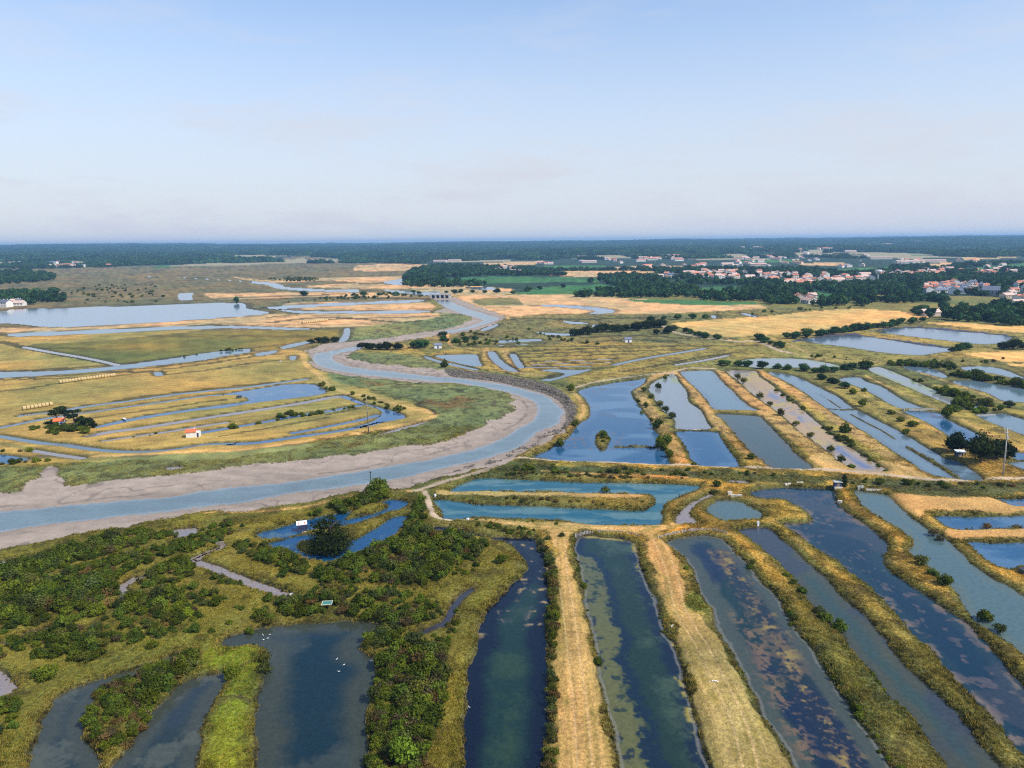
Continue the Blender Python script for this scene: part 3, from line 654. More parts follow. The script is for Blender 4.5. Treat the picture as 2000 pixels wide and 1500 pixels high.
# grassy ground is mottled, mud and tracks are smoother
mm = nt.nodes.new('ShaderNodeMix'); mm.data_type = 'FLOAT'; mm.inputs['A'].default_value = 1.0
gr = mrange(nt, at.outputs['Alpha'], 0, 1, .18, 1.0)
nt.links.new(gr, mm.inputs['Factor']); nt.links.new(m1.outputs[0], mm.inputs['B'])
m2 = nt.nodes.new('ShaderNodeMath'); m2.operation = 'MULTIPLY'; nt.links.new(mm.outputs['Result'], m2.inputs[0]); nt.links.new(f2, m2.inputs[1])
nt.links.new(mulcol(nt, at.outputs['Color'], m2.outputs[0]), pr.inputs['Base Color'])
pr.inputs['Roughness'].default_value = .9; pr.inputs['Specular IOR Level'].default_value = .25
bp = nt.nodes.new('ShaderNodeBump'); bp.inputs['Distance'].default_value = .6
nt.links.new(gr, bp.inputs['Strength']); nt.links.new(n1.outputs['Fac'], bp.inputs['Height']); nt.links.new(bp.outputs[0], pr.inputs['Normal'])

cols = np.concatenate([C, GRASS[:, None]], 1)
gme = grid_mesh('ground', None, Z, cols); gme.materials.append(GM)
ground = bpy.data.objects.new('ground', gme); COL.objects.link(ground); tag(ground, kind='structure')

def ground_z(x, y):
    """height of the ground mesh near a point"""
    rr = math.hypot(x, y); a = math.degrees(math.atan2(x, y))
    j = int(np.clip(np.searchsorted(az_c, a), 0, NA - 1)); i = int(np.clip(np.searchsorted(RR, rr), 0, NR - 1))
    return float(Z[i * NA + j])
def grid_idx(x, y):
    rr = np.hypot(x, y); a = np.degrees(np.arctan2(x, y))
    j = np.clip(np.searchsorted(az_c, a), 0, NA - 1); i = np.clip(np.searchsorted(RR, rr), 0, NR - 1)
    return i * NA + j

# ------------------------------------------------------------------ water surfaces
WM, nt, pr = nodemat('pond_water')
tc = nt.nodes.new('ShaderNodeTexCoord'); at = nt.nodes.new('ShaderNodeAttribute'); at.attribute_name = 'col'
n1 = noise_node(nt, 1.3, 5, tc.outputs['Object'], .7)
n4 = noise_node(nt, 7.0, 3, tc.outputs['Object'], .7)
f1 = mrange(nt, n1.outputs['Fac'], .3, .7, .80, 1.22)
f4 = mrange(nt, n4.outputs['Fac'], .3, .7, .84, 1.16)
m1 = nt.nodes.new('ShaderNodeMath'); m1.operation = 'MULTIPLY'; nt.links.new(f1, m1.inputs[0]); nt.links.new(f4, m1.inputs[1])
nt.links.new(mulcol(nt, at.outputs['Color'], m1.outputs[0]), pr.inputs['Base Color'])
nt.links.new(mrange(nt, at.outputs['Alpha'], 0, 1, .04, .75), pr.inputs['Roughness'])
pr.inputs['IOR'].default_value = 1.33
bp = nt.nodes.new('ShaderNodeBump'); bp.inputs['Distance'].default_value = .03; bp.inputs['Strength'].default_value = .35
n5 = noise_node(nt, 2.4, 3, tc.outputs['Object'])
nt.links.new(n5.outputs['Fac'], bp.inputs['Height']); nt.links.new(bp.outputs[0], pr.inputs['Normal'])

WCOL = {  # deep colour (blue and pale: sky reflection painted in), shallow colour (silt or weed seen through the water), width of the shallows in m
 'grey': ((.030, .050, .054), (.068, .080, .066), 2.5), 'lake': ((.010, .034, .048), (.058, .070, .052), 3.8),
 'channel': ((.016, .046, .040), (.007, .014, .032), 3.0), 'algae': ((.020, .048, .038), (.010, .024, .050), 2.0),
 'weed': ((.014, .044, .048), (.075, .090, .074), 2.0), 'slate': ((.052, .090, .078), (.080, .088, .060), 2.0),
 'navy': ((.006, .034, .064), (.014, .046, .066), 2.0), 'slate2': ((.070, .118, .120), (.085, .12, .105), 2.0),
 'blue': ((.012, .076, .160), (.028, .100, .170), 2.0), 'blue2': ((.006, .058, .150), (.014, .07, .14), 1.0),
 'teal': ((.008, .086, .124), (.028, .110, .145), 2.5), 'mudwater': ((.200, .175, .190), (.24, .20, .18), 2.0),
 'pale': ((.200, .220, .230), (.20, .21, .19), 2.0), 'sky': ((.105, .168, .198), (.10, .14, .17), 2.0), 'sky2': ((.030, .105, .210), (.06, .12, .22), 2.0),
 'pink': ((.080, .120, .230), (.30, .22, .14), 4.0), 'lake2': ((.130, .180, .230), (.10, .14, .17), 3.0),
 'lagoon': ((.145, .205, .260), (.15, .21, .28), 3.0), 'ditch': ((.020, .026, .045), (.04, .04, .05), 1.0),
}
def along(px_line, hw, soft):
    w = px_world(*catmull(PP(px_line), False).T)
    return lambda ii: sst(hw - seg_dist(GP[ii], w[:-1], w[1:]), -soft, soft)
WEEDLINE = along("1405,1080 1430,1110 1462,1165 1490,1200 1515,1240 1540,1290 1560,1330 1600,1400 1640,1460 1680,1520", 1.7, 1.6)
WEEDLINE2 = along("1440,1200 1480,1260 1500,1320 1540,1400 1580,1480", 1.2, 1.2)
PINKMAT = along("1480,735 1520,765 1570,805 1600,835 1640,868 1700,905", 7.0, 6.0)
for k, kind in enumerate(PONDK):
    m = (WID == k) & (DW < 0.02)
    if not m.any(): continue
    ii = np.nonzero((WID == k) & (DW < 1.5))[0]
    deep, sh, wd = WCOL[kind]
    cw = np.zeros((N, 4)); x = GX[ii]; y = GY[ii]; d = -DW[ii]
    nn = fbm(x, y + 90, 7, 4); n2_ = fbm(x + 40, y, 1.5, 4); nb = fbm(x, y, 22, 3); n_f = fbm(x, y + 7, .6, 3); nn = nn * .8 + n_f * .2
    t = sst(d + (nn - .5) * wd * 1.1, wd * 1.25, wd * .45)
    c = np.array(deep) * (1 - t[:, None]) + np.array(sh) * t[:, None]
    ro = np.full(len(ii), .06)
    def over(col, f, rg=.5):
        global c, ro
        f = np.clip(f, 0, 1); c = c * (1 - f[:, None]) + np.array(col) * f[:, None]; ro = ro * (1 - f) + rg * f
    if kind == 'grey':
        over((.045, .065, .095), sst(nb, .50, .62) * sst(d, 1.5, 4) * .8, .06)
        over((.15, .16, .12), sst(nn, .56, .66) * .5, .1)
    if kind == 'lake':
        over((.085, .100, .080), sst(nn * .6 + nb * .4, .52, .66) * .55, .08)
        over((.012, .04, .078), sst(nb, .52, .64) * sst(d, 3, 6) * .6, .06)
    if kind == 'channel':
        over((.045, .085, .045), sst(nn, .5, .66) * sst(d, 2, 4) * .6, .06)
        over((.05, .06, .075), sst(n2_, .58, .64) * (nb > .46) * (1 - sst(d, 3, 6)) * .6, .4)
        over((.40, .29, .13), sst(n2_ + .12 * (x > 6), .68, .72) * (1 - sst(d, 2.2, 4)) * sst(nb, .40, .5), .7)
    if kind == 'algae':
        w_l = px_world(*catmull(PP("1122,1100 1136,1150 1150,1215 1165,1290 1180,1370 1200,1440 1220,1500"), False).T)
        dl = seg_dist(GP[ii], w_l[:-1], w_l[1:])
        lim = 3.9 + 4.4 * (nn - .5) + 1.6 * (n2_ - .5) + 1.2 * (n_f - .5)
        over((.125, .138, .066), sst(lim - dl, -.5, .8) * (1 - .9 * sst(n2_ * .6 + n_f * .4, .56, .64)), .35)
        over((.160, .160, .050), sst(lim - dl, 0, 1) * sst(y, 150, 90) * .7 * (1 - .9 * sst(n2_, .6, .66)), .45)
        over((.010, .028, .056), sst(dl - lim, -.3, .2) * sst(2.3 - (dl - lim), 0, 1.2) * .85, .05)
        over((.075, .12, .075), sst(dl - lim, 2.4, 4) * sst(nn, .4, .6) * .7, .08)
        over((.42, .33, .06), (1 - sst(d, .5, 1.3)) * (dl > 6) * sst(nn, .5, .56), .7)
        over((.30, .28, .23), (1 - sst(np.abs(d - .25), .1, .3)) * .55, .6)
    if kind == 'weed':
        over((.075, .095, .078), sst(3.2 + 3 * (nn - .5) - d, -.3, .8) * .9, .3)
        over((.010, .025, .070), sst(nb + .4 * (nn - .5), .50, .58) * sst(d, 2, 3) * .8, .05)
        f = WEEDLINE(ii) * sst(n2_ * .35 + nn * .3 + n_f * .35, .47, .55)
        over((.022, .032, .052), WEEDLINE(ii) * .7, .3)
        over((.200, .140, .085), f * .80, .75)
        over((.230, .150, .090), WEEDLINE2(ii) * sst(n2_ * .5 + n_f * .5, .47, .57) * .85, .75)
        over((.36, .27, .08), f * sst(n2_, .60, .68) * .8, .7)
        over((.30, .28, .22), (1 - sst(np.abs(d - .25), .1, .3)) * .45, .6)
    if kind == 'slate':
        over((.095, .100, .060), sst(nn * .5 + nb * .5, .50, .62) * .75, .12)
        over((.045, .060, .095), sst(nb, .52, .60) * (1 - sst(d, 2.5, 5)) * .7, .06)
    if kind == 'navy':
        f = sst(fbm(x * .8 + y * .5, y * .6 - x * .2, 8, 4), .52, .64)
        over((.060, .070, .085), f * .55, .15)
        over((.27, .20, .15), (1 - sst(d, .3, 1.0 + 1.6 * nn)) * sst(n2_, .45, .55) * (nb > .44) * .8, .75)
        over((.15, .12, .12), sst(n2_, .64, .70) * (1 - sst(d, 3, 7)) * .6, .6)
    if kind == 'teal':
        over((.120, .205, .190), sst(fbm(x * .35, y, 4, 4), .54, .64) * sst(y, 205, 178) * .6, .2)
        over((.30, .26, .25), sst(-21 + 2.5 * (nn - .5) * 2 - x, 0, 1.2), .5)
    if kind == 'blue':
        over((.10, .19, .27), sst(fbm(x * .4, y, 9, 4), .54, .66) * .55, .15)
        over((.17, .11, .09), sst(n2_ * .5 + nn * .5, .62, .65) * sst(nb, .45, .55) * .8, .7)
        over((.05, .10, .20), (1 - sst(d, 1, 4)) * .3, .1)
    if kind == 'blue2':
        over((.10, .16, .14), sst(nn, .62, .68) * .5, .3)
    if kind == 'sky' or kind == 'sky2':
        over((.13, .17, .20), sst(nn, .55, .7) * .5, .1)
    if kind == 'pink':
        f = np.clip(PINKMAT(ii) * 1.4 + .15, 0, 1) * sst(n2_ * .25 + nb * .75, .42, .50)
        over((.40, .28, .16), f * .9, .8)
        over((.36, .31, .10), f * sst(nn, .55, .62) * .7, .8)
    if kind == 'pale':
        over((.26, .30, .12), (1 - sst(d, 1.5, 4)) * sst(nn, .45, .5) * (GR[ii] > 320) * .8, .5)
    if kind in ('grey', 'lake', 'channel', 'algae', 'weed', 'slate', 'navy'): c = c * .66
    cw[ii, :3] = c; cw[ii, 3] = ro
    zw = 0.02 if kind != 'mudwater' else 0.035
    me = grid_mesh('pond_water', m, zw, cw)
    me.materials.append(WM)
    tag_o = bpy.data.objects.new('ditch_water' if k >= len(PONDS) else 'pond_water', me); COL.objects.link(tag_o)
    tag(tag_o, kind='structure')
# the river: turquoise, silty, a light breeze on it
cw = np.zeros((N, 4)); ii = np.nonzero(DR < 2)[0]; x = GX[ii]; y = GY[ii]
nn = fbm(x, y, 12, 4); t = sst(-DR[ii], 1.4, 0.1)
base = np.array((.150, .200, .205)) * (0.9 + .25 * (nn - .5))[:, None]
base = base * (1 - t[:, None] * .6) + np.array((.27, .27, .26)) * t[:, None] * .6
base *= (1 + .35 * (fbm(x * .5 + y * .3, y, 3.2, 3) - .5))[:, None]
cw[ii, :3] = base; cw[ii, 3] = .12
me = grid_mesh('river_water', (DR < .02), 0.03, cw); me.materials.append(WM)
rv = bpy.data.objects.new('river_water', me); COL.objects.link(rv); tag(rv, kind='structure')
# ------------------------------------------------------------------ small mesh toolkit
def mesh_obj(name, V, F, mats, parent=None, midx=None, smooth=False, tone=None, loc=None):
    me = bpy.data.meshes.new(name); me.from_pydata([tuple(v) for v in V], [], [tuple(f) for f in F])
    for m in (mats if isinstance(mats, (list, tuple)) else [mats]): me.materials.append(m)
    if midx is not None: me.polygons.foreach_set('material_index', np.array(midx, np.int32))
    if smooth: me.polygons.foreach_set('use_smooth', np.ones(len(me.polygons), bool))
    if tone is not None:
        a = me.attributes.new('tone', 'FLOAT', 'POINT'); a.data.foreach_set('value', np.asarray(tone, np.float32))
    me.update()
    o = bpy.data.objects.new(name, me)
    if parent is not None: o.parent = parent
    if loc is not None: o.location = loc
    return o
def link(o): COL.objects.link(o); return o
def empty(name, loc, rz=0.0, sc=1.0):
    o = bpy.data.objects.new(name, None); COL.objects.link(o); o.location = loc
    o.rotation_euler = (0, 0, rz); o.scale = (sc,) * 3 if np.isscalar(sc) else sc
    o.empty_display_size = .5
    return o
class MB:
    """collects boxes and tubes into one mesh"""
    def __init__(s): s.V = []; s.F = []; s.M = []
    def add(s, V, F, m=0):
        n = len(s.V); s.V += [tuple(v) for v in V]; s.F += [tuple(i + n for i in f) for f in F]; s.M += [m] * len(F); return s
    def box(s, x0, x1, y0, y1, z0, z1, m=0):
        V = [(x0,y0,z0),(x1,y0,z0),(x1,y1,z0),(x0,y1,z0),(x0,y0,z1),(x1,y0,z1),(x1,y1,z1),(x0,y1,z1)]
        return s.add(V, [(0,3,2,1),(4,5,6,7),(0,1,5,4),(1,2,6,5),(2,3,7,6),(3,0,4,7)], m)
    def tube(s, pts, rad, n=6, m=0, cap=True):
        pts = [Vector(p) for p in pts]; rings = []; base = len(s.V); V = []
        for i, p in enumerate(pts):
            d = (pts[min(i + 1, len(pts) - 1)] - pts[max(i - 1, 0)]).normalized()
            u = d.orthogonal().normalized(); w = d.cross(u); r = rad[i] if hasattr(rad, '__len__') else rad
            V += [tuple(p + (u * math.cos(2*math.pi*k/n) + w * math.sin(2*math.pi*k/n)) * r) for k in range(n)]
        F = [(i*n+k, i*n+(k+1)%n, (i+1)*n+(k+1)%n, (i+1)*n+k) for i in range(len(pts)-1) for k in range(n)]
        if cap: F += [tuple(range(n))[::-1], tuple((len(pts)-1)*n + k for k in range(n))]
        return s.add(V, F, m)
    def obj(s, name, mats, parent=None, smooth=False, loc=None):
        return link(mesh_obj(name, s.V, s.F, mats, parent, s.M, smooth, None, loc))

_ico = None
def ico():
    global _ico
    if _ico is None:
        import bmesh
        bm = bmesh.new(); bmesh.ops.create_icosphere(bm, subdivisions=1, radius=1)
        V = np.array([v.co[:] for v in bm.verts]); F = [[v.index for v in f.verts] for f in bm.faces]; bm.free()
        _ico = (V, F)
    return _ico

def crown_data(lobes, n, size, seed, up=0.25, core=.80, flat=0.0, squash=1.0):
    """leaf-sized faces spread over and inside a crown of several lobes"""
    rg = np.random.default_rng(seed); L = np.array(lobes, float)
    wgt = (L[:, 3] * L[:, 4]) ; wgt /= wgt.sum()
    li = rg.choice(len(L), n, p=wgt); lt = rg.uniform(.72, 1.3, len(L))
    d = rg.normal(size=(n, 3)); d[:, 2] += up; d /= np.linalg.norm(d, axis=1)[:, None]
    rad = rg.uniform(.74, 1.22, n)
    c = L[li, :3] + d * L[li, 3:6] * rad[:, None]
    c[:, 2] = np.maximum(c[:, 2], size * .2)
    nr = d + rg.normal(size=(n, 3)) * .55; nr[:, 2] += flat; nr /= np.linalg.norm(nr, axis=1)[:, None]
    t1 = np.cross(nr, rg.normal(size=(n, 3))); t1 /= np.linalg.norm(t1, axis=1)[:, None] + 1e-9
    t2 = np.cross(nr, t1); s = size * rg.uniform(.6, 1.35, n)[:, None]
    q = np.stack([c - t1*s, c - t2*s*.6*squash, c + t1*s, c + t2*s*.6*squash], 1).reshape(-1, 3)
    V = [q]; F = np.arange(n * 4).reshape(-1, 4).tolist(); T = [np.repeat(lt[li] * rg.uniform(.6, 1.4, n), 4)]; off = n * 4
    iv, jf = ico()
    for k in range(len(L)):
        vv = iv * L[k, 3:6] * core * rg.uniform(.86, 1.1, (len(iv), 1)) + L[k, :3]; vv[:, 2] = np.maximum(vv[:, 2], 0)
        V.append(vv); F += [[i + off for i in f] for f in jf]; T.append(np.full(len(iv), lt[k] * .8)); off += len(iv)  # solid core toned darker than the leaves: inner crown shade put into colour
    return np.concatenate(V), F, np.concatenate(T)

def leaf_mat(name, col, trans=.22, var=.35, hue=(1.25, 1.0, .7)):
    m = bpy.data.materials.new(name); m.use_nodes = True; nt = m.node_tree; nt.nodes.clear()
    out = nt.nodes.new('ShaderNodeOutputMaterial'); df = nt.nodes.new('ShaderNodeBsdfDiffuse'); tr = nt.nodes.new('ShaderNodeBsdfTranslucent')
    mx = nt.nodes.new('ShaderNodeMixShader'); mx.inputs[0].default_value = trans
    at = nt.nodes.new('ShaderNodeAttribute'); at.attribute_name = 'tone'; oi = nt.nodes.new('ShaderNodeObjectInfo')
    a = nt.nodes.new('ShaderNodeMix'); a.data_type = 'RGBA'; a.inputs['A'].default_value = (*col, 1)
    a.inputs['B'].default_value = (col[0]*hue[0]*1.35, col[1]*hue[1]*1.25, col[2]*hue[2], 1)
    nt.links.new(oi.outputs['Random'], a.inputs['Factor'])
    v = mrange(nt, oi.outputs['Random'], 0, 1, 1 - var, 1 + var)
    # scramble so that lightness and hue do not go together
    fr = nt.nodes.new('ShaderNodeMath'); fr.operation = 'FRACT'; mu = nt.nodes.new('ShaderNodeMath'); mu.operation = 'MULTIPLY'
    mu.inputs[1].default_value = 37.13; nt.links.new(oi.outputs['Random'], mu.inputs[0]); nt.links.new(mu.outputs[0], fr.inputs[0])
    v = mrange(nt, fr.outputs[0], 0, 1, 1 - var, 1 + var)
    mt = nt.nodes.new('ShaderNodeMath'); mt.operation = 'MULTIPLY'; nt.links.new(v, mt.inputs[0]); nt.links.new(at.outputs['Fac'], mt.inputs[1])
    c = mulcol(nt, a.outputs['Result'], mt.outputs[0])
    nt.links.new(c, df.inputs['Color']); nt.links.new(c, tr.inputs['Color'])
    nt.links.new(df.outputs[0], mx.inputs[1]); nt.links.new(tr.outputs[0], mx.inputs[2]); nt.links.new(mx.outputs[0], out.inputs[0])
    return m
def plain_mat(name, col, rough=.8, noise=0.0, scale=3.0, spec=.3, rnd=0.0):
    m, nt, pr = nodemat(name); pr.inputs['Roughness'].default_value = rough; pr.inputs['Specular IOR Level'].default_value = spec
    tc = nt.nodes.new('ShaderNodeTexCoord'); n = noise_node(nt, scale, 4, tc.outputs['Object'])
    f = mrange(nt, n.outputs['Fac'], .3, .7, 1 - noise, 1 + noise)
    rgb = nt.nodes.new('ShaderNodeRGB'); rgb.outputs[0].default_value = (*col, 1)
    if rnd:
        oi = nt.nodes.new('ShaderNodeObjectInfo'); g = mrange(nt, oi.outputs['Random'], 0, 1, 1 - rnd, 1 + rnd)
        mt = nt.nodes.new('ShaderNodeMath'); mt.operation = 'MULTIPLY'; nt.links.new(f, mt.inputs[0]); nt.links.new(g, mt.inputs[1]); f = mt.outputs[0]
    nt.links.new(mulcol(nt, rgb.outputs[0], f), pr.inputs['Base Color'])
    return m
LM = {
 'scrub': leaf_mat('shrub_leaves', (.068, .106, .016), .24, .45), 'tam': leaf_mat('tamarisk_leaves', (.066, .088, .026)),
 'dark': leaf_mat('dark_evergreen_leaves', (.016, .030, .013), .10, .2), 'wood': leaf_mat('woodland_leaves', (.028, .074, .028), .2, .5),
 'bright': leaf_mat('fresh_green_leaves', (.085, .145, .018)), 'brown': leaf_mat('dry_twiggy_leaves', (.100, .082, .040)),
}
BARK = plain_mat('bark', (.10, .075, .055), .9, .3, 8)

def lob(seed, R, H, k, spread=.55, zlo=.45):
    rg = np.random.default_rng(seed); out = [(0, 0, H * .5, R * .62, R * .62, H * .48)]
    for i in range(k):
        a = 2 * math.pi * (i + rg.uniform(-.3, .3)) / k; r = R * spread * rg.uniform(.7, 1.15); rr = R * rg.uniform(.34, .55)
        h = H * rg.uniform(zlo, .78); out.append((r * math.cos(a), r * math.sin(a), h - rr * .3, rr, rr, min(rr * .9, h * .9)))
    return out
def umbrella(seed, R, H):
    rg = np.random.default_rng(seed); out = []
    for i in range(9):
        a = rg.uniform(0, 6.28); r = R * rg.uniform(0, .75); rr = R * rg.uniform(.25, .42)
        out.append((r * math.cos(a), r * math.sin(a), H * rg.uniform(.62, .9), rr, rr, rr * .42))
    return out
def layered(seed, R, H):
    rg = np.random.default_rng(seed); out = []
    for k in range(9):
        t = k / 8; z = H * (.12 + .80 * t); rad = R * (.80 + .35 * math.sin(3.1 * t) - .38 * t ** 2.5) * rg.uniform(.78, 1.12)
        n = max(3, int(7 * (1 - t) + 2))
        for i in range(n):
            a = 6.283 * (i + rg.uniform(-.4, .4)) / n; r = rad * .62; rr = rad * rg.uniform(.34, .52)
            out.append((r * math.cos(a), r * math.sin(a), z + rg.uniform(-.45, .45), rr * 1.15, rr * 1.15, .055 * H))
    return out
_cr = {}
def crown_mesh(key):
    """shared crown and stem meshes (unit scale = metres)"""
    if key in _cr: return _cr[key]
    kind, i = key
    if kind == 'shrub':      d = crown_data(lob(i, 1.25, 1.9, 5 + i % 2, .60, .35), 520, .17, i); mat = LM['scrub']
    elif kind == 'tam':      d = crown_data(lob(i + 40, 1.2, 2.1, 6, .66, .35), 520, .15, i, .3, .62); mat = LM['tam']
    elif kind == 'brown':    d = crown_data(lob(i + 50, 1.2, 1.6, 6, .66, .35), 460, .14, i, .3, .55); mat = LM['brown']
    elif kind == 'fresh':    d = crown_data(lob(i + 60, 1.25, 2.0, 6, .6, .35), 620, .16, i); mat = LM['bright']
    elif kind == 'tree':     d = crown_data([(x, y, z + .5, a, b, c) for x, y, z, a, b, c in lob(i + 20, 3.2, 6.4, 8, .58, .28)], 1000, .40, i, .2, .78); mat = LM['wood']
    elif kind == 'darktree': d = crown_data([(x, y, z + .3, a, b, c) for x, y, z, a, b, c in lob(i + 30, 3.2, 6.4, 9, .56, .28)], 1500, .30, i, .2, .84); mat = LM['dark']
    elif kind == 'pine':     d = crown_data(umbrella(i + 70, 3.4, 6.4), 1100, .27, i, .3, .7, .5); mat = LM['dark']
    elif kind == 'conifer':  d = crown_data(layered(i + 80, 4.2, 7.6), 4200, .27, i, .15, .45, 1.4, .7); mat = LM['dark']
    elif kind == 'cypress':  d = crown_data([(0, 0, .9, .75, .75, .9), (0, 0, 2.0, .62, .62, 1.1), (0.05, 0, 2.9, .35, .35, .75)], 700, .14, i, .2, .85); mat = LM['dark']
    elif kind == 'far':      d = crown_data(lob(i + 90, 4.2, 7.5, 5, .55, .5), 150, .95, i, .4, .88); mat = LM['wood']
    elif kind == 'clump':    d = crown_data([(x, y, z, a, b, c) for x, y, z, a, b, c in
                                 [(RNG.uniform(-22, 22), RNG.uniform(-22, 22), 2.5, RNG.uniform(6, 10), RNG.uniform(6, 10), RNG.uniform(6, 9.5)) for _ in range(12)]], 260, 2.4, i, .6, .92); mat = LM['wood']
    V, F, T = d
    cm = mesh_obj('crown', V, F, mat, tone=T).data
    mb = MB(); rg = np.random.default_rng(i)
    zt = V[:, 2].max()
    if kind in ('shrub', 'tam', 'brown', 'fresh'):
        for k in range(4):
            a = rg.uniform(0, 6.28); mb.tube([(0.05*math.cos(a), .05*math.sin(a), -.3), (.25*math.cos(a), .25*math.sin(a), .5), (.6*math.cos(a), .6*math.sin(a), 1.1)], [.05, .04, .02], 4)
    else:
        R = .035 * zt; mb.tube([(0, 0, -.5), (0, 0, zt * .25), (.1, .05, zt * .6), (.12, 0, zt * .85)], [R * 1.25, R, R * .7, R * .25], 6)
        for k in range(5):
            a = rg.uniform(0, 6.28); z = zt * rg.uniform(.28, .6); r = zt * .28
            mb.tube([(0.05, 0, z), (r*.5*math.cos(a), r*.5*math.sin(a), z + r*.4), (r*math.cos(a), r*math.sin(a), z + r*.65)], [R*.5, R*.35, R*.15], 4)
    sm = mesh_obj('stem', mb.V, mb.F, BARK).data
    _cr[key] = (cm, sm); return _cr[key]
PARTN = {'shrub': ('foliage', 'stem'), 'tam': ('foliage', 'stem'), 'brown': ('foliage', 'stem'), 'fresh': ('foliage', 'stem')}
def plant(kind, x, y, s, label, cat, group=None, name=None, sz=1.0, wide=1.0, var=None, z=None):
    v = var if var is not None else random.randrange(4 if kind not in ('conifer', 'cypress') else 1)
    cm, sm = crown_mesh((kind, v))
    nm = name or {'shrub': 'shrub', 'tam': 'tamarisk_bush', 'brown': 'shrub', 'fresh': 'shrub', 'tree': 'broadleaf_tree', 'darktree': 'evergreen_tree',
                  'pine': 'pine_tree', 'conifer': 'conifer_tree', 'cypress': 'cypress_tree'}[kind]
    if z is None: z = ground_z(x, y)
    r = empty(nm, (x, y, max(z, -.1)), random.uniform(0, 6.28), (s * wide, s * wide, s * sz))
    a, b = PARTN.get(kind, ('crown', 'trunk'))
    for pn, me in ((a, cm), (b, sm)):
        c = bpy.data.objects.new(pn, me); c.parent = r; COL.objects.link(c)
    tag(r, label, cat, group); return r

# ------------------------------------------------------------------ scattering of what nobody could count
def scatter(name, pts, scl, sclz, srcs, label, cat='vegetation', icol=None, idx=None):
    n = len(pts); me = bpy.data.meshes.new(name); me.vertices.add(n); me.vertices.foreach_set('co', np.asarray(pts, np.float32).ravel())
    def att(nm, v): a = me.attributes.new(nm, 'FLOAT', 'POINT'); a.data.foreach_set('value', np.asarray(v, np.float32))
    att('scl', scl); att('sclz', sclz); att('rot', RNG.uniform(0, 6.28, n))
    a = me.attributes.new('pick', 'INT', 'POINT'); a.data.foreach_set('value', (RNG.integers(0, len(srcs), n) if idx is None else idx).astype(np.int32))
    if icol is not None:
        a = me.attributes.new('icol', 'FLOAT_COLOR', 'POINT'); a.data.foreach_set('color', np.asarray(icol, np.float32).ravel())
    o = bpy.data.objects.new(name, me); COL.objects.link(o)
    src = bpy.data.collections.new(name + '_sources')
    for k, (m_) in enumerate(srcs):
        so = bpy.data.objects.new('%s_%02d' % (name, k), m_); src.objects.link(so)
    ng = bpy.data.node_groups.new(name, 'GeometryNodeTree')
    ng.interface.new_socket('Geometry', in_out='INPUT', socket_type='NodeSocketGeometry'); ng.interface.new_socket('Geometry', in_out='OUTPUT', socket_type='NodeSocketGeometry')
    gi = ng.nodes.new('NodeGroupInput'); go = ng.nodes.new('NodeGroupOutput'); ip = ng.nodes.new('GeometryNodeInstanceOnPoints')
    ci = ng.nodes.new('GeometryNodeCollectionInfo'); ci.inputs['Collection'].default_value = src
    ci.inputs['Separate Children'].default_value = True; ci.inputs['Reset Children'].default_value = True
    def na(nm, t='FLOAT'):
        q = ng.nodes.new('GeometryNodeInputNamedAttribute'); q.data_type = t; q.inputs['Name'].default_value = nm; return q.outputs['Attribute']
    cx = ng.nodes.new('ShaderNodeCombineXYZ'); cs = ng.nodes.new('ShaderNodeCombineXYZ')
    ng.links.new(na('rot'), cx.inputs['Z']); s_ = na('scl'); ng.links.new(s_, cs.inputs['X']); ng.links.new(s_, cs.inputs['Y']); ng.links.new(na('sclz'), cs.inputs['Z'])
    ng.links.new(gi.outputs[0], ip.inputs['Points']); ng.links.new(ci.outputs[0], ip.inputs['Instance'])
    ip.inputs['Pick Instance'].default_value = True; ng.links.new(na('pick', 'INT'), ip.inputs['Instance Index'])
    ng.links.new(cx.outputs[0], ip.inputs['Rotation']); ng.links.new(cs.outputs[0], ip.inputs['Scale']); ng.links.new(ip.outputs[0], go.inputs[0])
    md = o.modifiers.new('scatter', 'NODES'); md.node_group = ng
    tag(o, label, None, None, 'stuff'); return o

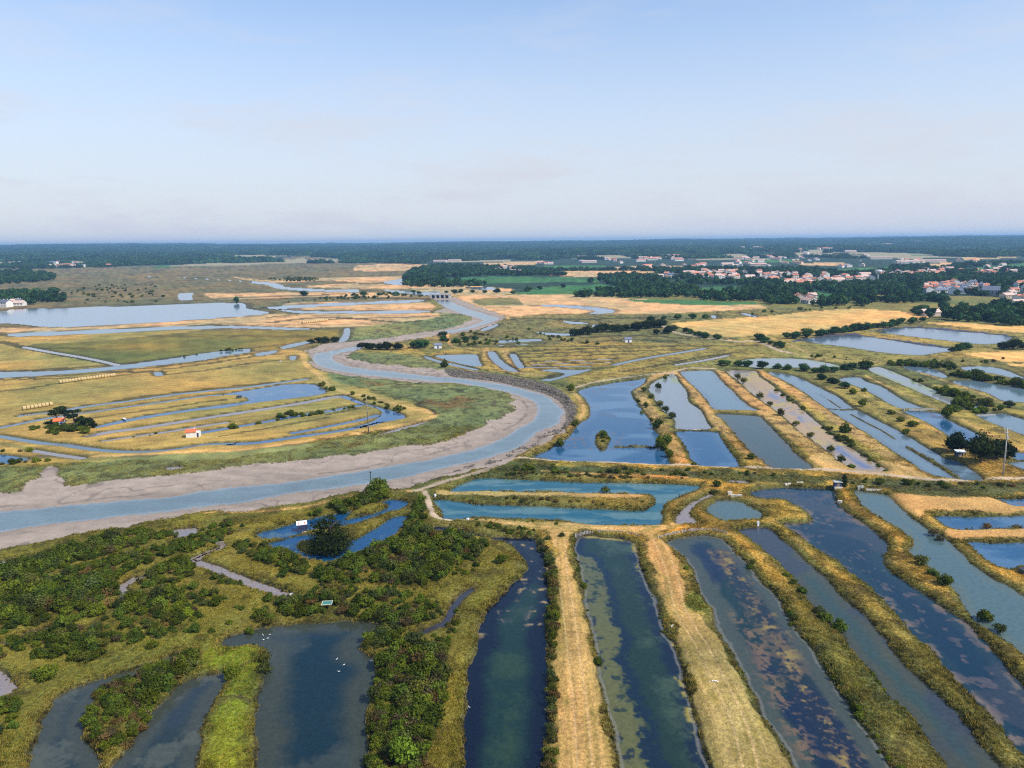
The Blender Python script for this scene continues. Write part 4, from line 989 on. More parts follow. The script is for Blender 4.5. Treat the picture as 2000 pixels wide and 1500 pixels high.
# shrub thickets of the near left marsh: outline; spacing m; size lo..hi; kinds
SCRUB = [
 ("235,1180 300,1160 380,1150 470,1190 560,1215 500,1235 400,1250 330,1262 250,1268 200,1250", 2.3, .35, .8, 'shrub'),
 ("380,1110 450,1135 560,1172 640,1150 700,1165 640,1175 560,1180 470,1160 400,1135", 2.6, .3, .7, 'shrub'),
 ("600,1120 740,1075 860,1060 940,1090 930,1120 860,1160 760,1170 640,1165", 2.4, .3, .7, 'shrub'),
 ("-20,1140 120,1115 250,1085 400,1040 430,1060 250,1115 180,1190 0,1250", 2.2, .45, .95, 'shrub'),
 ("-40,1128 0,1104 60,1097 120,1081 200,1060 280,1048 335,1040 345,1050 300,1064 200,1092 100,1122 0,1144 -40,1150", 1.25, .75, 1.35, 'shrub'),
 ("-40,1175 0,1162 60,1142 150,1117 240,1092 330,1072 400,1048 440,1042 430,1062 380,1080 300,1105 220,1135 222,1155 232,1170 180,1190 100,1218 40,1240 -40,1255", 1.5, .7, 1.3, 'shrub'),
 ("-40,1280 20,1262 100,1236 180,1200 245,1172 330,1162 370,1180 330,1200 400,1212 350,1235 300,1258 200,1272 130,1290 60,1296 20,1292 -40,1330", 1.9, .6, 1.25, 'shrub'),
 ("268,1142 300,1120 350,1104 378,1110 378,1135 330,1150 285,1155", 1.5, .7, 1.2, 'shrub'),
 ("455,1068 500,1060 560,1085 600,1110 608,1128 570,1130 510,1103 470,1083", 1.5, .7, 1.1, 'shrub'),
 ("612,1118 660,1106 720,1088 780,1062 805,1000 822,982 833,1000 832,1030 850,1050 900,1056 940,1066 960,1085 940,1095 905,1105 880,1115 860,1140 800,1150 740,1150 670,1150 622,1142", 1.8, .65, 1.25, 'shrub'),
 ("580,1175 650,1165 700,1166 790,1165 850,1180 862,1202 820,1228 760,1246 738,1218 700,1208 640,1210 560,1212 500,1222 510,1202", 2.0, .6, 1.1, 'shrub'),
 ("168,1430 180,1385 195,1352 260,1322 320,1298 390,1284 402,1300 345,1340 298,1388 278,1435 240,1470 195,1474", 1.15, .7, 1.25, 'shrubbrown'),
 ("728,1380 740,1310 772,1275 865,1262 872,1300 856,1400 843,1470 828,1500 828,1580 722,1580 726,1422", 1.3, .7, 1.35, 'shrubbrown'),
 ("714,1250 740,1238 798,1227 790,1248 740,1272 716,1270", 1.2, .6, 1.0, 'shrub'),
 ("-40,1385 30,1372 38,1400 30,1430 -40,1460", 1.4, .7, 1.2, 'shrub'),
 ("1046,1058 1058,1064 1082,1108 1084,1200 1087,1350 1087,1570 1060,1570 1072,1400 1073,1300 1070,1200 1070,1110", 1.1, .42, .85, 'tambrown'),
 ("605,1012 650,995 700,975 745,958 765,962 750,980 700,997 650,1010 615,1020", 1.5, .75, 1.3, 'shrubdark'),
 ("250,1043 340,1020 370,1012 350,1030 280,1047", 2.4, .4, .7, 'shrub'),
 ("400,1040 440,1025 480,1030 450,1055 420,1055", 1.8, .5, 1.0, 'shrubbrown'),
 ("70,1300 180,1275 210,1285 120,1320 60,1345", 2.2, .5, .9, 'shrub'),
 ("20,1345 60,1340 70,1375 20,1380", 2.2, .5, .9, 'shrub'),
 ("840,1210 880,1185 905,1165 900,1230 870,1300 830,1290 845,1240", 2.0, .45, .8, 'shrub'),
 ("1000,918 1100,917 1300,922 1500,929 1700,943 1900,950 2060,948 2060,960 1900,960 1700,953 1500,940 1300,934 1100,930 1005,926", 2.6, .35, .62, 'shrub'),
 ("-40,905 40,898 110,905 40,912 -40,915", 2.2, .5, .9, 'shrub'),
 ("-20,880 60,882 85,892 20,890 -20,888", 2.4, .5, .9, 'shrub'),
 ("1048,1060 1110,1044 1110,1050 1060,1066", 3, .4, .6, 'tam'),
 ("930,1020 1010,1022 1100,1027 1100,1031 1000,1026 930,1024", 2.2, .25, .4, 'shrub'),
 ("925,1028 1000,1034 1050,1042 1048,1052 1000,1048 940,1040", 1.4, .4, .75, 'shrub'),
 ("915,973 1000,978 1150,985 1270,984 1255,996 1150,992 1000,984 920,978", 1.9, .3, .5, 'brown'),
 ("1100,928 1250,934 1340,938 1335,943 1200,941 1050,936 960,932", 1.9, .3, .5, 'brown'),
 ("1128,1062 1140,1130 1150,1180 1164,1260 1176,1330 1190,1400 1214,1480 1220,1570 1208,1570 1200,1480 1180,1400 1166,1310 1154,1240 1142,1180 1126,1110 1118,1065", 2.4, .2, .45, 'shrub'),
 ("1256,1085 1275,1150 1295,1215 1312,1262 1330,1310 1352,1380 1376,1460 1400,1560 1388,1560 1362,1470 1340,1390 1320,1320 1300,1260 1282,1200 1262,1140 1252,1095", 3.0, .15, .4, 'shrub'),
 ("1460,1110 1500,1165 1560,1260 1640,1365 1720,1480 1780,1570 1800,1570 1740,1470 1660,1360 1580,1250 1520,1165 1470,1105", 2.0, .3, .6, 'shrubdark'),
 ("1700,1310 1760,1380 1830,1460 1900,1560 1880,1560 1815,1460 1750,1385 1690,1315", 2.4, .3, .6, 'shrubdark'),
 ("1100,750 1125,765 1140,780 1130,770 1095,755", 2.6, .4, .6, 'shrub'),
 ("1240,765 1262,795 1285,835 1300,880 1318,905 1305,905 1290,880 1275,840 1255,810 1238,785", 4.0, .4, .8, 'shrub'),
 ("1488,740 1540,778 1600,822 1680,880 1735,925 1725,925 1670,885 1590,830 1530,785 1484,748", 1.9, .4, .62, 'shrubdark'),
 ("1700,805 1760,835 1830,870 1830,885 1750,845 1690,815", 5.5, .5, .8, 'shrub'),
 ("1735,712 1800,708 1860,716 1840,722 1780,716 1740,716", 2.6, .7, 1.2, 'shrubdark'),
 ("1850,718 1880,730 1950,742 2060,765 2060,772 1960,752 1900,742 1855,736", 2.6, .8, 1.5, 'shrubdark'),
 ("1780,738 1850,765 1920,790 1950,800 1900,792 1840,770 1780,745", 3.0, .7, 1.2, 'shrubdark'),
 ("1560,696 1700,700 1850,705 1960,702 1990,712 1880,712 1740,708 1600,704", 4.5, .5, .9, 'shrub'),
 ("1850,798 1920,806 1990,800 1960,806 1900,812 1860,806", 2.6, .6, 1.1, 'shrubdark'),
 ("60,840 120,836 180,840 170,850 110,852 70,848", 2.4, .7, 1.1, 'shrubdark'),
 ("525,822 560,812 620,806 700,792 702,798 640,810 560,822 500,834 450,842 455,836", 2.0, .5, .95, 'shrubdark'),
 ("240,858 300,846 340,842 300,852 250,864", 2.6, .4, .7, 'shrub'),
 ("618,742 640,755 660,768 640,768 625,755", 2.2, .6, 1.0, 'shrub'),
 ("680,770 720,778 790,800 795,812 740,795 690,780", 2.0, .5, .8, 'shrub'),
 ("1130,768 1160,760 1162,772 1140,780", 2.4, .4, .7, 'shrub'),
 ("1175,845 1186,850 1190,862 1183,876 1176,865", 1.6, .5, .9, 'shrub'),
 ("900,648 1000,660 1060,660 1090,668 1000,673 960,676 890,676", 5.0, .6, 1.1, 'shrub'),
 ("1020,640 1060,648 1100,660 1180,675 1120,672 1050,655", 4.5, .6, 1.0, 'shrub'),
 ("540,595 700,575 780,572 850,580 700,586 560,590", 11, .8, 1.6, 'shrubdark'),
 ("520,545 600,542 640,548 560,550", 8, .8, 1.6, 'shrubdark'),
 ("130,560 300,555 330,590 150,595", 22, .7, 1.6, 'shrubdark'),
 ("1440,612 1700,596 1700,600 1440,618", 13, .8, 1.5, 'shrubdark'),
 ("360,702 430,692 500,684 500,680 430,686 360,696", 3.6, .5, .9, 'shrubdark'),
]
KMAP = {'shrub': [('shrub', .74), ('tam', .18), ('brown', .08)], 'shrubbrown': [('shrub', .62), ('brown', .28), ('tam', .1)], 'tambrown': [('tam', .6), ('brown', .25), ('shrub', .15)],
        'shrubdark': [('shrub', .8), ('tam', .2)], 'tam': [('tam', 1)], 'brown': [('brown', .6), ('tam', .4)], 'fresh': [('fresh', 1)]}
KINDS = ['shrub', 'tam', 'brown', 'fresh']
pts = []
for s, sp, lo, hi, kd in SCRUB:
    if PP(s)[:, 1].mean() > 1010: sp, lo, hi = sp * .78, lo * .74, hi * .76
    w = px_world(*PP(s).T); x0, y0 = w.min(0); x1, y1 = w.max(0)
    n = int((x1 - x0) * (y1 - y0) / sp ** 2) + 1
    q = np.stack([RNG.uniform(x0, x1, n), RNG.uniform(y0, y1, n)], 1)
    q = q[inside(q, w)]
    ii = grid_idx(q[:, 0], q[:, 1]); dens = fbm(q[:, 0], q[:, 1], 9, 3)
    keep = (DW[ii] > -.35) & (DR[ii] > 3) & ((dens > .36) | (sp < 1.6)); q = q[keep]; dens = dens[keep]
    if not len(q): continue
    if np.median(q[:, 1]) > 210 and kd != 'shrubdark': q, dens = q[::2], dens[::2]
    sc = RNG.uniform(lo, hi, len(q)) * (.75 + .55 * sst(dens, .35, .65))
    ks = RNG.choice([KINDS.index(k) for k, _ in KMAP[kd]], len(q), p=[p for _, p in KMAP[kd]])
    pts.append(np.stack([q[:, 0], q[:, 1], sc, ks, np.full(len(q), len(pts))], 1))
pts = np.concatenate(pts)
pts[:, 3][(pts[:, 3] == 0) & (RNG.random(len(pts)) < .015)] = 3
appar = pts[:, 2] / np.hypot(np.hypot(pts[:, 0], pts[:, 1]), CAM_H)
inview = (np.abs(np.arctan2(pts[:, 0], pts[:, 1])) < math.radians(37)) & (np.hypot(pts[:, 0], pts[:, 1]) > 80)
order = np.argsort(-appar * inview)
N_IND = 150
zmid = {int(k): (np.median(pts[pts[:, 4] == k][:, 0]), np.median(pts[pts[:, 4] == k][:, 1])) for k in np.unique(pts[:, 4])}
for i in order[:N_IND]:
    x, y, sc, ks, zn = pts[i]; kd = KINDS[int(ks)]
    look = {'shrub': 'green', 'brown': 'dry brown', 'fresh': 'light green', 'tam': 'feathery grey green'}[kd]
    size = 'big ' if sc > .92 else ('small ' if sc < .66 else '')
    if x > 4: place = 'on the bank along the straw track'
    elif x > -20 and y < 108: place = 'in the thicket between lake and channel'
    elif y < 100: place = 'on the overgrown spit'
    else: place = 'in the lower left scrub'
    side = ('left' if x < zmid[int(zn)][0] else 'right') + (', near side' if y < zmid[int(zn)][1] else ', far side')
    lab = f'{size}{look} bush {place}, {side}'; g = f'{size}{look} bushes {place} {side}'.replace(',', '')
    plant(kd, x, y, sc, lab, 'shrub', g)
rest = pts[order[N_IND:]]
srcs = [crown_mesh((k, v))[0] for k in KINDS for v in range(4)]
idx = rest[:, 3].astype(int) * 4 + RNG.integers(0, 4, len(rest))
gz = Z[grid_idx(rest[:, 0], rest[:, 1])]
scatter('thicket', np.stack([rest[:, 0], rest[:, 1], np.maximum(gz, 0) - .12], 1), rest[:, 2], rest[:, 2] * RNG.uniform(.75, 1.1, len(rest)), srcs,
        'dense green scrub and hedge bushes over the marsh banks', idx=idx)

# grass, sedge and sea purslane tufts near the camera
def tuft_mesh(seed, n, h, r, w):
    rg = np.random.default_rng(seed); V = []; F = []; T = []
    for k in range(n):
        a = rg.uniform(0, 6.28); q = rg.uniform(0, r); x, y = q*math.cos(a), q*math.sin(a); b = rg.uniform(0, 6.28); ln = h*rg.uniform(.6, 1.2); lean = rg.uniform(.1, .6)*ln
        dx, dy = math.cos(b), math.sin(b); m = len(V)
        V += [(x - dy*w, y + dx*w, -.05), (x + dy*w, y - dx*w, -.05), (x + dx*lean, y + dy*lean, ln)]; F.append((m, m+1, m+2)); T += [rg.uniform(.7, 1.35)] * 3
    me = mesh_obj('tuft', V, F, TM, tone=T).data; return me
TM = bpy.data.materials.new('grass_tufts'); TM.use_nodes = True; nt = TM.node_tree; nt.nodes.clear()
out = nt.nodes.new('ShaderNodeOutputMaterial'); df = nt.nodes.new('ShaderNodeBsdfDiffuse'); tr = nt.nodes.new('ShaderNodeBsdfTranslucent'); mx = nt.nodes.new('ShaderNodeMixShader')
mx.inputs[0].default_value = .25
a1 = nt.nodes.new('ShaderNodeAttribute'); a1.attribute_type = 'INSTANCER'; a1.attribute_name = 'icol'; a2 = nt.nodes.new('ShaderNodeAttribute'); a2.attribute_name = 'tone'
c = mulcol(nt, a1.outputs['Color'], a2.outputs['Fac']); nt.links.new(c, df.inputs['Color']); nt.links.new(c, tr.inputs['Color'])
nt.links.new(df.outputs[0], mx.inputs[1]); nt.links.new(tr.outputs[0], mx.inputs[2]); nt.links.new(mx.outputs[0], out.inputs[0])
tufts = [tuft_mesh(k, 18, .15, .30, .055) for k in range(3)] + [tuft_mesh(9 + k, 22, .30, .34, .055) for k in range(2)]
cand = np.nonzero((GR > 74) & (GR < 240) & (np.abs(GA) < math.radians(39)) & (GRASS > .9) & (DW > .15) & (DM > .3))[0]
warea = (GR[cand] ** 1.0) * np.gradient(RR)[ridx[cand]] / np.hypot(GR[cand], CAM_H) ** 1.6
ti = RNG.choice(cand, 110000, p=warea / warea.sum())
edge = (DW[ti] < 1.6); sz = (.15 + 1.5 * fbm(GX[ti], GY[ti], 5, 3))  * np.where(edge, .85, .9)
jx = GX[ti] + RNG.uniform(-.15, .15, len(ti)) * GR[ti] / 80; jy = GY[ti] + RNG.uniform(-.4, .4, len(ti)) * GR[ti] / 100
tc_ = C[ti] * RNG.uniform(.75, 1.7, (len(ti), 1)); gold_ = RNG.random(len(ti)) < .46
tc_[gold_] = tc_[gold_] * .45 + np.array((.46, .34, .07)) * .55
scatter('grass_tufts', np.stack([jx, jy, Z[ti]], 1), sz, sz * RNG.uniform(.7, 1.3, len(ti)), tufts, 'rough grass and sedge growing on the pond banks',
        icol=np.concatenate([tc_, np.ones((len(ti), 1))], 1), idx=np.where(edge & (RNG.random(len(ti)) < .5), RNG.integers(3, 5, len(ti)), RNG.integers(0, 3, len(ti))))

# rubble bank outside the river bend
def rock_mesh(seed):
    V, F = ico(); rg = np.random.default_rng(seed)
    return mesh_obj('rock', V * rg.uniform(.7, 1.2, (len(V), 1)) * np.array((.5, .4, .3)), F, ROCKM).data
ROCKM = plain_mat('dark_rubble', (.120, .102, .080), .9, .35, 2.5, rnd=.5)
rk = np.nonzero((DK < .3) & (DR > .4))[0]
x0, y0 = ROCKW.min(0); x1, y1 = ROCKW.max(0); q = np.stack([RNG.uniform(x0, x1, 30000), RNG.uniform(y0, y1, 30000)], 1); q = q[inside(q, ROCKW)][:3600]
ii = grid_idx(q[:, 0], q[:, 1]); q = q[DR[ii] > .3]; ii = ii[DR[ii] > .3]; s_ = RNG.uniform(.35, 1.3, len(q))
scatter('rubble_stones', np.stack([q[:, 0], q[:, 1], Z[ii]], 1), s_, s_, [rock_mesh(k) for k in range(5)], 'dark rubble stones heaped on the outer river bank')
low = px_world(*catmull(PP("1100,842 1075,856 1045,872 1005,888 975,902 940,912 900,925 870,930 880,922 930,906 975,892 1010,876 1050,853 1085,838"), n=2).T)
x0, y0 = low.min(0); x1, y1 = low.max(0); q = np.stack([RNG.uniform(x0, x1, 6000), RNG.uniform(y0, y1, 6000)], 1); q = q[inside(q, low)]; q = q[fbm(q[:, 0], q[:, 1], 3, 3) > .52][:900]
ii = grid_idx(q[:, 0], q[:, 1]); s_ = RNG.uniform(.3, 1.0, len(q))
scatter('shore_stones', np.stack([q[:, 0], q[:, 1], Z[ii]], 1), s_, s_, [rock_mesh(k) for k in range(5)], 'scattered stones on the grey mud shore below the track')

# ------------------------------------------------------------------ rows of trees that can be told apart
ROWS = [
 ('darktree', 9, .95, "1118,656 1160,652 1200,648 1240,646 1285,640", 'dark tree in the dense row beside the striped salt pans', 'dark tree row by the salt pans'),
 ('darktree', 10, .8, "1282,654 1300,652 1312,646", 'dark tree at the right end of the row, where the lane passes', 'dark trees by the lane'),
 ('tree', 13, .75, "1270,627 1320,624 1378,622", 'broad tree in the loose row above the big wheat field', 'trees above the wheat field'),
 ('tree', 8, .72, "1535,662 1570,659 1610,655 1650,650 1690,645 1730,640 1752,636", 'rounded tree in the hedge row below the wheat field', 'hedge trees below the wheat field'),
 ('tree', 8, .55, "1478,662 1500,672 1530,682", 'bushy tree beside the farm lane', 'bushy trees beside the lane'),
 ('tree', 7, .5, "1345,650 1362,655 1378,661 1400,662", 'bushy tree at the left foot of the wheat field', 'bushy trees at the foot of the wheat field'),
 ('darktree', 7, .62, "610,671 630,670 640,670 655,669", 'dark tree on the canal bank upstream of the bend', 'dark trees on the canal bank'),
 ('darktree', 7, .7, "710,679 725,683 740,684 758,684 774,683", 'dark tree on the green point inside the bend', 'dark trees on the green point'),
 ('tree', 9, .7, "802,680 815,682 828,680", 'bushy tree where the sandy lane meets the river', 'bushy trees by the lane end'),
 ('tree', 10, .5, "862,655 872,668 890,670 910,668 930,666", 'bushy tree along the lane behind the river', 'bushy trees along the lane behind the river'),
 ('tree', 14, 1.0, "1788,612 1795,618 1800,606", 'tall tree at the left edge of the dark wood', 'trees at the edge of the wood'),
 ('tree', 9, .8, "1758,632 1775,632 1790,630 1805,629", 'tree beside the small barn at the end of the hedge', 'trees beside the small barn'),
 ('darktree', 10, .9, "1958,683 1975,684 2000,684 2030,684", 'dark rounded tree right of the far reservoir', 'dark trees right of the reservoir'),
 ('tree', 9, .55, "1855,687 1870,688 1890,683", 'bushy tree between the reservoir and the lower field', 'bushy trees below the reservoir'),
 ('tree', 10, .5, "1345,658 1560,0" , '', ''),
 ('tree', 22, 1.0, "1000,575 1030,570 1055,566 1100,562", 'tree along the hedge between the two green fields', 'trees between the green fields'),
 ('tree', 16, .9, "900,572 920,572 950,573 970,573", 'tree in the clump right of the sluice', 'trees right of the sluice'),
 ('tree', 30, .8, "808,572 820,574 870,573 888,574", 'lone tree standing near the sluice', 'trees near the sluice'),
 ('tree', 40, .9, "595,578 600,577 690,578 710,579 740,578 775,578", 'tree on the meadow bank above the long lagoon channel', 'trees above the lagoon channel'),
 ('tree', 9, .5, "1405,714 1425,716 1445,717 1460,716", 'low dark tree left of the pale crescent pond', 'low trees by the crescent pond'),
 ('tree', 7, .52, "1495,722 1520,724 1545,726 1570,726 1590,728", 'small tree between the crescent pond and the long pond', 'small trees below the crescent pond'),
 ('tree', 7, .62, "1605,728 1622,728 1640,726 1662,726 1690,722", 'dark tree at the right end of the crescent pond', 'trees right of the crescent pond'),
 ('tree', 8, .5, "1600,742 1615,748 1635,754 1650,760", 'bushy tree at the head of the long twin pond', 'bushy trees at the head of the twin pond'),
]
for kind, sp, sc, s, lab, grp in ROWS:
    if not lab: continue
    w = px_world(*PP(s).T); L = np.r_[0, np.cumsum(np.hypot(*np.diff(w, axis=0).T))]
    sp *= .62 if sp < 20 else 1; n = max(len(w), int(L[-1] / sp)) if sp < 15 else len(w)
    for t in (np.linspace(0, L[-1], n) if sp < 15 else L):
        x = np.interp(t, L, w[:, 0]) + random.uniform(-1.3, 1.3); y = np.interp(t, L, w[:, 1]) + random.uniform(-3, 3)
        plant(kind, x, y, sc * random.uniform(.62, 1.12), lab, 'tree', grp, wide=1.6, sz=.95)
SINGLES = [  # kind, x, y, scale, z-scale, label, category
 ('conifer', 646, 1076, 1.0, 1.0, 'big dark spreading conifer on the pond island by the blue hut', 'tree'),
 ('darktree', 1867, 888, .98, .95, 'dark round evergreen left of the white roofed shelter', 'tree'),
 ('darktree', 1914, 908, 1.15, 1.1, 'tallest dark evergreen just right of the white roofed shelter', 'tree'),
 ('darktree', 1945, 900, .95, .95, 'dark evergreen behind the pole on the far right', 'tree'),
 ('darktree', 1968, 898, .7, .8, 'smaller dark evergreen right of the concrete pole', 'tree'),
 ('cypress', 1648, 957, .98, .95, 'slim dark cypress beside the small dark shack', 'tree'),
 ('pine', 112, 832, .95, 1.0, 'wind bent pine behind the white hut with the blue door', 'tree'),
 ('pine', 146, 836, .9, .95, 'flat topped pine right of the white hut with the blue door', 'tree'),
 ('pine', 166, 840, .72, .8, 'low spreading pine second from the right by the blue door hut', 'tree'),
 ('darktree', 183, 838, .5, .6, 'small dark tree at the right end of the pine clump', 'tree'),
 ('pine', 128, 828, .85, 1.0, 'tall pine between the two ends of the blue door hut clump', 'tree'),
 ('darktree', 158, 832, .62, .75, 'dense dark tree in the middle of the pine clump', 'tree'),
 ('darktree', 176, 834, .55, .8, 'dense dark tree near the right end of the pine clump', 'tree'),
 ('darktree', 104, 834, .4, .8, 'dense dark tree behind the left side of the blue door hut', 'tree'),
 ('pine', 96, 838, .55, .65, 'small pine left of the white hut with the blue door', 'tree'),
 ('tam', 1182, 962, .95, .9, 'feathery bush alone on the long spit in the turquoise pond', 'shrub'),
 ('fresh', 1340, 1118, .42, .8, 'small bright bush on the left edge of the weedy pond', 'shrub'),
 ('shrub', 980, 1106, 1.0, .8, 'round bush alone in the grass by the channel bend', 'shrub'),
 ('shrub', 982, 1094, .01, .01, '', ''),
 ('shrub', 1641, 1232, 1.0, 1.0, 'lowest and largest bush on the bank of the grey green pond', 'shrub'),
 ('shrub', 1613, 1214, .95, .9, 'bush just above the largest one on the grey green pond bank', 'shrub'),
 ('tam', 1598, 1200, .8, .8, 'third bush from the bottom on the grey green pond bank', 'shrub'),
 ('shrub', 1566, 1160, .75, .8, 'bush half way up the bank of the grey green pond', 'shrub'),
 ('shrub', 1550, 1145, .6, .8, 'small bush above the half way bush on the grey green pond bank', 'shrub'),
 ('shrub', 1535, 1130, .55, .7, 'topmost little bush on the bank of the grey green pond', 'shrub'),
 ('shrub', 1845, 1148, 1.1, 1.0, 'round green bush lowest of three on the curved golden bank', 'shrub'),
 ('shrub', 1822, 1128, .85, .8, 'middle bush of three on the curved golden bank', 'shrub'),
 ('tam', 1798, 1108, .95, 1.0, 'top bush of three on the curved golden bank', 'shrub'),
 ('shrub', 1922, 1212, 1.0, 1.0, 'green bush above the last bend of the golden bank at right', 'shrub'),
 ('tam', 1952, 1236, .85, .9, 'brownish bush below the green one near the right edge', 'shrub'),
 ('brown', 1823, 1046, .95, 1.1, 'leaning bare bush over the long pale pond', 'shrub'),
 ('brown', 1836, 1056, .7, .9, 'low bare bush below the leaning one by the pale pond', 'shrub'),
 ('brown', 1928, 1033, .8, .9, 'thin bare bush at the edge of the small blue pond on the right', 'shrub'),
 ('brown', 1986, 1034, .8, .9, 'thin bare bush by the blue pond at the right edge', 'shrub'),
 ('shrub', 1466, 901, .9, 1.0, 'lone round bush on the straw bank above the track', 'shrub'),
 ('shrub', 1355, 912, .65, .8, 'small bush at the corner of the square blue pond', 'shrub'),
 ('shrub', 1285, 758, 1.05, 1.2, 'upright bush at the top left corner of the pale pond', 'shrub'),
 ('shrub', 1299, 740, .8, 1.2, 'small upright bush at the top edge of the pale pond', 'shrub'),
 ('tam', 1257, 768, 1.0, 1.0, 'first bush down the left bank of the pale pond', 'shrub'),
 ('tam', 1272, 780, 1.0, 1.0, 'second bush down the left bank of the pale pond', 'shrub'),
 ('tam', 1288, 795, 1.1, 1.1, 'third bush down the left bank of the pale pond', 'shrub'),
 ('tam', 1300, 806, 1.1, 1.1, 'fourth bush down the left bank of the pale pond', 'shrub'),
 ('tam', 1313, 820, 1.2, 1.1, 'lowest bush down the left bank of the pale pond', 'shrub'),
 ('shrub', 1284, 838, 1.5, 1.1, 'wide dark bush on the straw track above the bushy corner', 'shrub'),
 ('shrub', 1290, 878, 1.6, 1.5, 'largest dark bush at the end of the narrow grass spit', 'shrub'),
 ('shrub', 1303, 872, 1.3, 1.3, 'dark bush right of the largest one by the narrow spit', 'shrub'),
 ('shrub', 1308, 893, 1.0, 1.0, 'lower bush under the dark pair by the narrow spit', 'shrub'),
 ('tam', 1441, 742, 1.1, 1.3, 'first bush along the left side of the pink weed pond', 'shrub'),
 ('tam', 1452, 750, 1.2, 1.2, 'second bush along the left side of the pink weed pond', 'shrub'),
 ('tam', 1484, 778, 1.15, 1.1, 'third bush along the left side of the pink weed pond', 'shrub'),
 ('tam', 1504, 794, 1.0, 1.0, 'fourth bush along the left side of the pink weed pond', 'shrub'),
 ('tam', 1524, 814, 1.15, 1.1, 'fifth bush along the left side of the pink weed pond', 'shrub'),
 ('tam', 1554, 832, .95, .9, 'sixth bush along the left side of the pink weed pond', 'shrub'),
 ('tam', 1582, 856, 1.0, 1.0, 'seventh bush along the left side of the pink weed pond', 'shrub'),
 ('tam', 1622, 882, 1.0, 1.0, 'eighth bush along the left side of the pink weed pond', 'shrub'),
 ('tam', 1643, 902, 1.0, 1.0, 'ninth bush along the left side of the pink weed pond', 'shrub'),
 ('shrub', 1662, 914, .9, .7, 'flat bush at the lower corner of the pink weed pond', 'shrub'),
 ('shrub', 1650, 848, 1.4, 1.2, 'bush standing in the dark hedge right of the pink weed pond', 'shrub'),
 ('shrub', 1849, 817, 1.6, 1.4, 'round dark bush between the two violet blue ponds', 'shrub'),
 ('shrub', 1684, 797, 1.2, 1.2, 'bush on the low bank crossing the twin pond', 'shrub'),
 ('shrub', 1665, 772, 1.2, 1.1, 'bush on the green bank above the twin pond', 'shrub'),
 ('shrub', 1688, 767, 1.0, .8, 'small bush on the crest of the green bank', 'shrub'),
 ('shrub', 1740, 812, 1.2, .7, 'flat bush on the wide green bank, the upper one', 'shrub'),
 ('shrub', 1758, 826, 1.2, .7, 'flat bush on the wide green bank, the middle one', 'shrub'),
 ('shrub', 1782, 836, 1.4, .7, 'flat bush on the wide green bank, the lower one', 'shrub'),
 ('darktree', 1971, 798, .62, .6, 'round dark tree at the right end of the silver pond', 'tree'),
 ('shrub', 1870, 795, 1.8, 1.2, 'wide bush at the lower end of the silver pond', 'shrub'),
 ('shrub', 1890, 800, 1.5, 1.1, 'bush right of the wide one at the end of the silver pond', 'shrub'),
 ('shrub', 868, 719, 1.5, 1.4, 'small bush alone on the far river bank', 'shrub'),
 ('shrub', 1123, 834, 1.1, 1.0, 'small bush on the inner side of the river path', 'shrub'),
 ('shrub', 1093, 872, 1.1, 1.2, 'dark bush on the pond side of the river path', 'shrub'),
 ('shrub', 1117, 765, 1.2, 1.3, 'bush where the river path meets the lane', 'shrub'),
 ('fresh', 790, 1496, 1.35, 1.1, 'bright green bush at the bottom edge of the thicket', 'shrub'),
 ('shrub', 555, 1133, .8, .9, 'small bush alone in the grass above the muddy creek', 'shrub'),
 ('shrub', 525, 1180, .8, .9, 'small dark bush below the muddy creek', 'shrub'),
 ('shrub', 425, 1190, .9, .9, 'bush in the grass left of the muddy creek end', 'shrub'),
 ('shrub', 300, 1272, .7, .8, 'small bush in the golden grass above the crescent pond', 'shrub'),
 ('shrub', 382, 1242, .8, .8, 'bush in the grass above the tip of the crescent pond', 'shrub'),
 ('shrub', 94, 1335, 1.0, 1.0, 'bush by the faint trail left of the crescent pond', 'shrub'),
 ('shrub', 455, 1325, 1.0, .8, 'bush between the lime green bank and the small pond', 'shrub'),
 ('tam', 516, 1315, .9, 1.0, 'bush leaning over the left side of the wide lake', 'shrub'),
 ('tam', 515, 1300, .8, .9, 'bush above the leaning one by the wide lake', 'shrub'),
 ('shrub', 1140, 1148, .55, 1.1, 'small green bush on the left rim of the algae pond', 'shrub'),
 ('shrub', 1168, 1298, .6, .9, 'lower green bush on the left rim of the algae pond', 'shrub'),
 ('shrub', 1400, 955, .9, .9, 'bushy clump above the round pond channel', 'shrub'),
 ('tam', 1395, 965, .8, .6, 'grey bush at the head of the curved mud channel', 'shrub'),
 ('shrub', 1719, 949, .9, .9, 'dark bush on the reedy strip right of the cypress', 'shrub'),
 ('shrub', 1773, 952, .9, .9, 'dark bush on the reedy strip further right', 'shrub'),
 ('tree', 462, 592, 1.0, 1.0, 'small tree at the right tip of the big lagoon', 'tree'),
]
for kind, x, y, s, sz, lab, cat in SINGLES:
    if not lab: continue
    wx, wy = W(x, y); plant(kind, wx, wy, s, lab, cat, sz=sz, z=max(ground_z(wx, wy), .0))

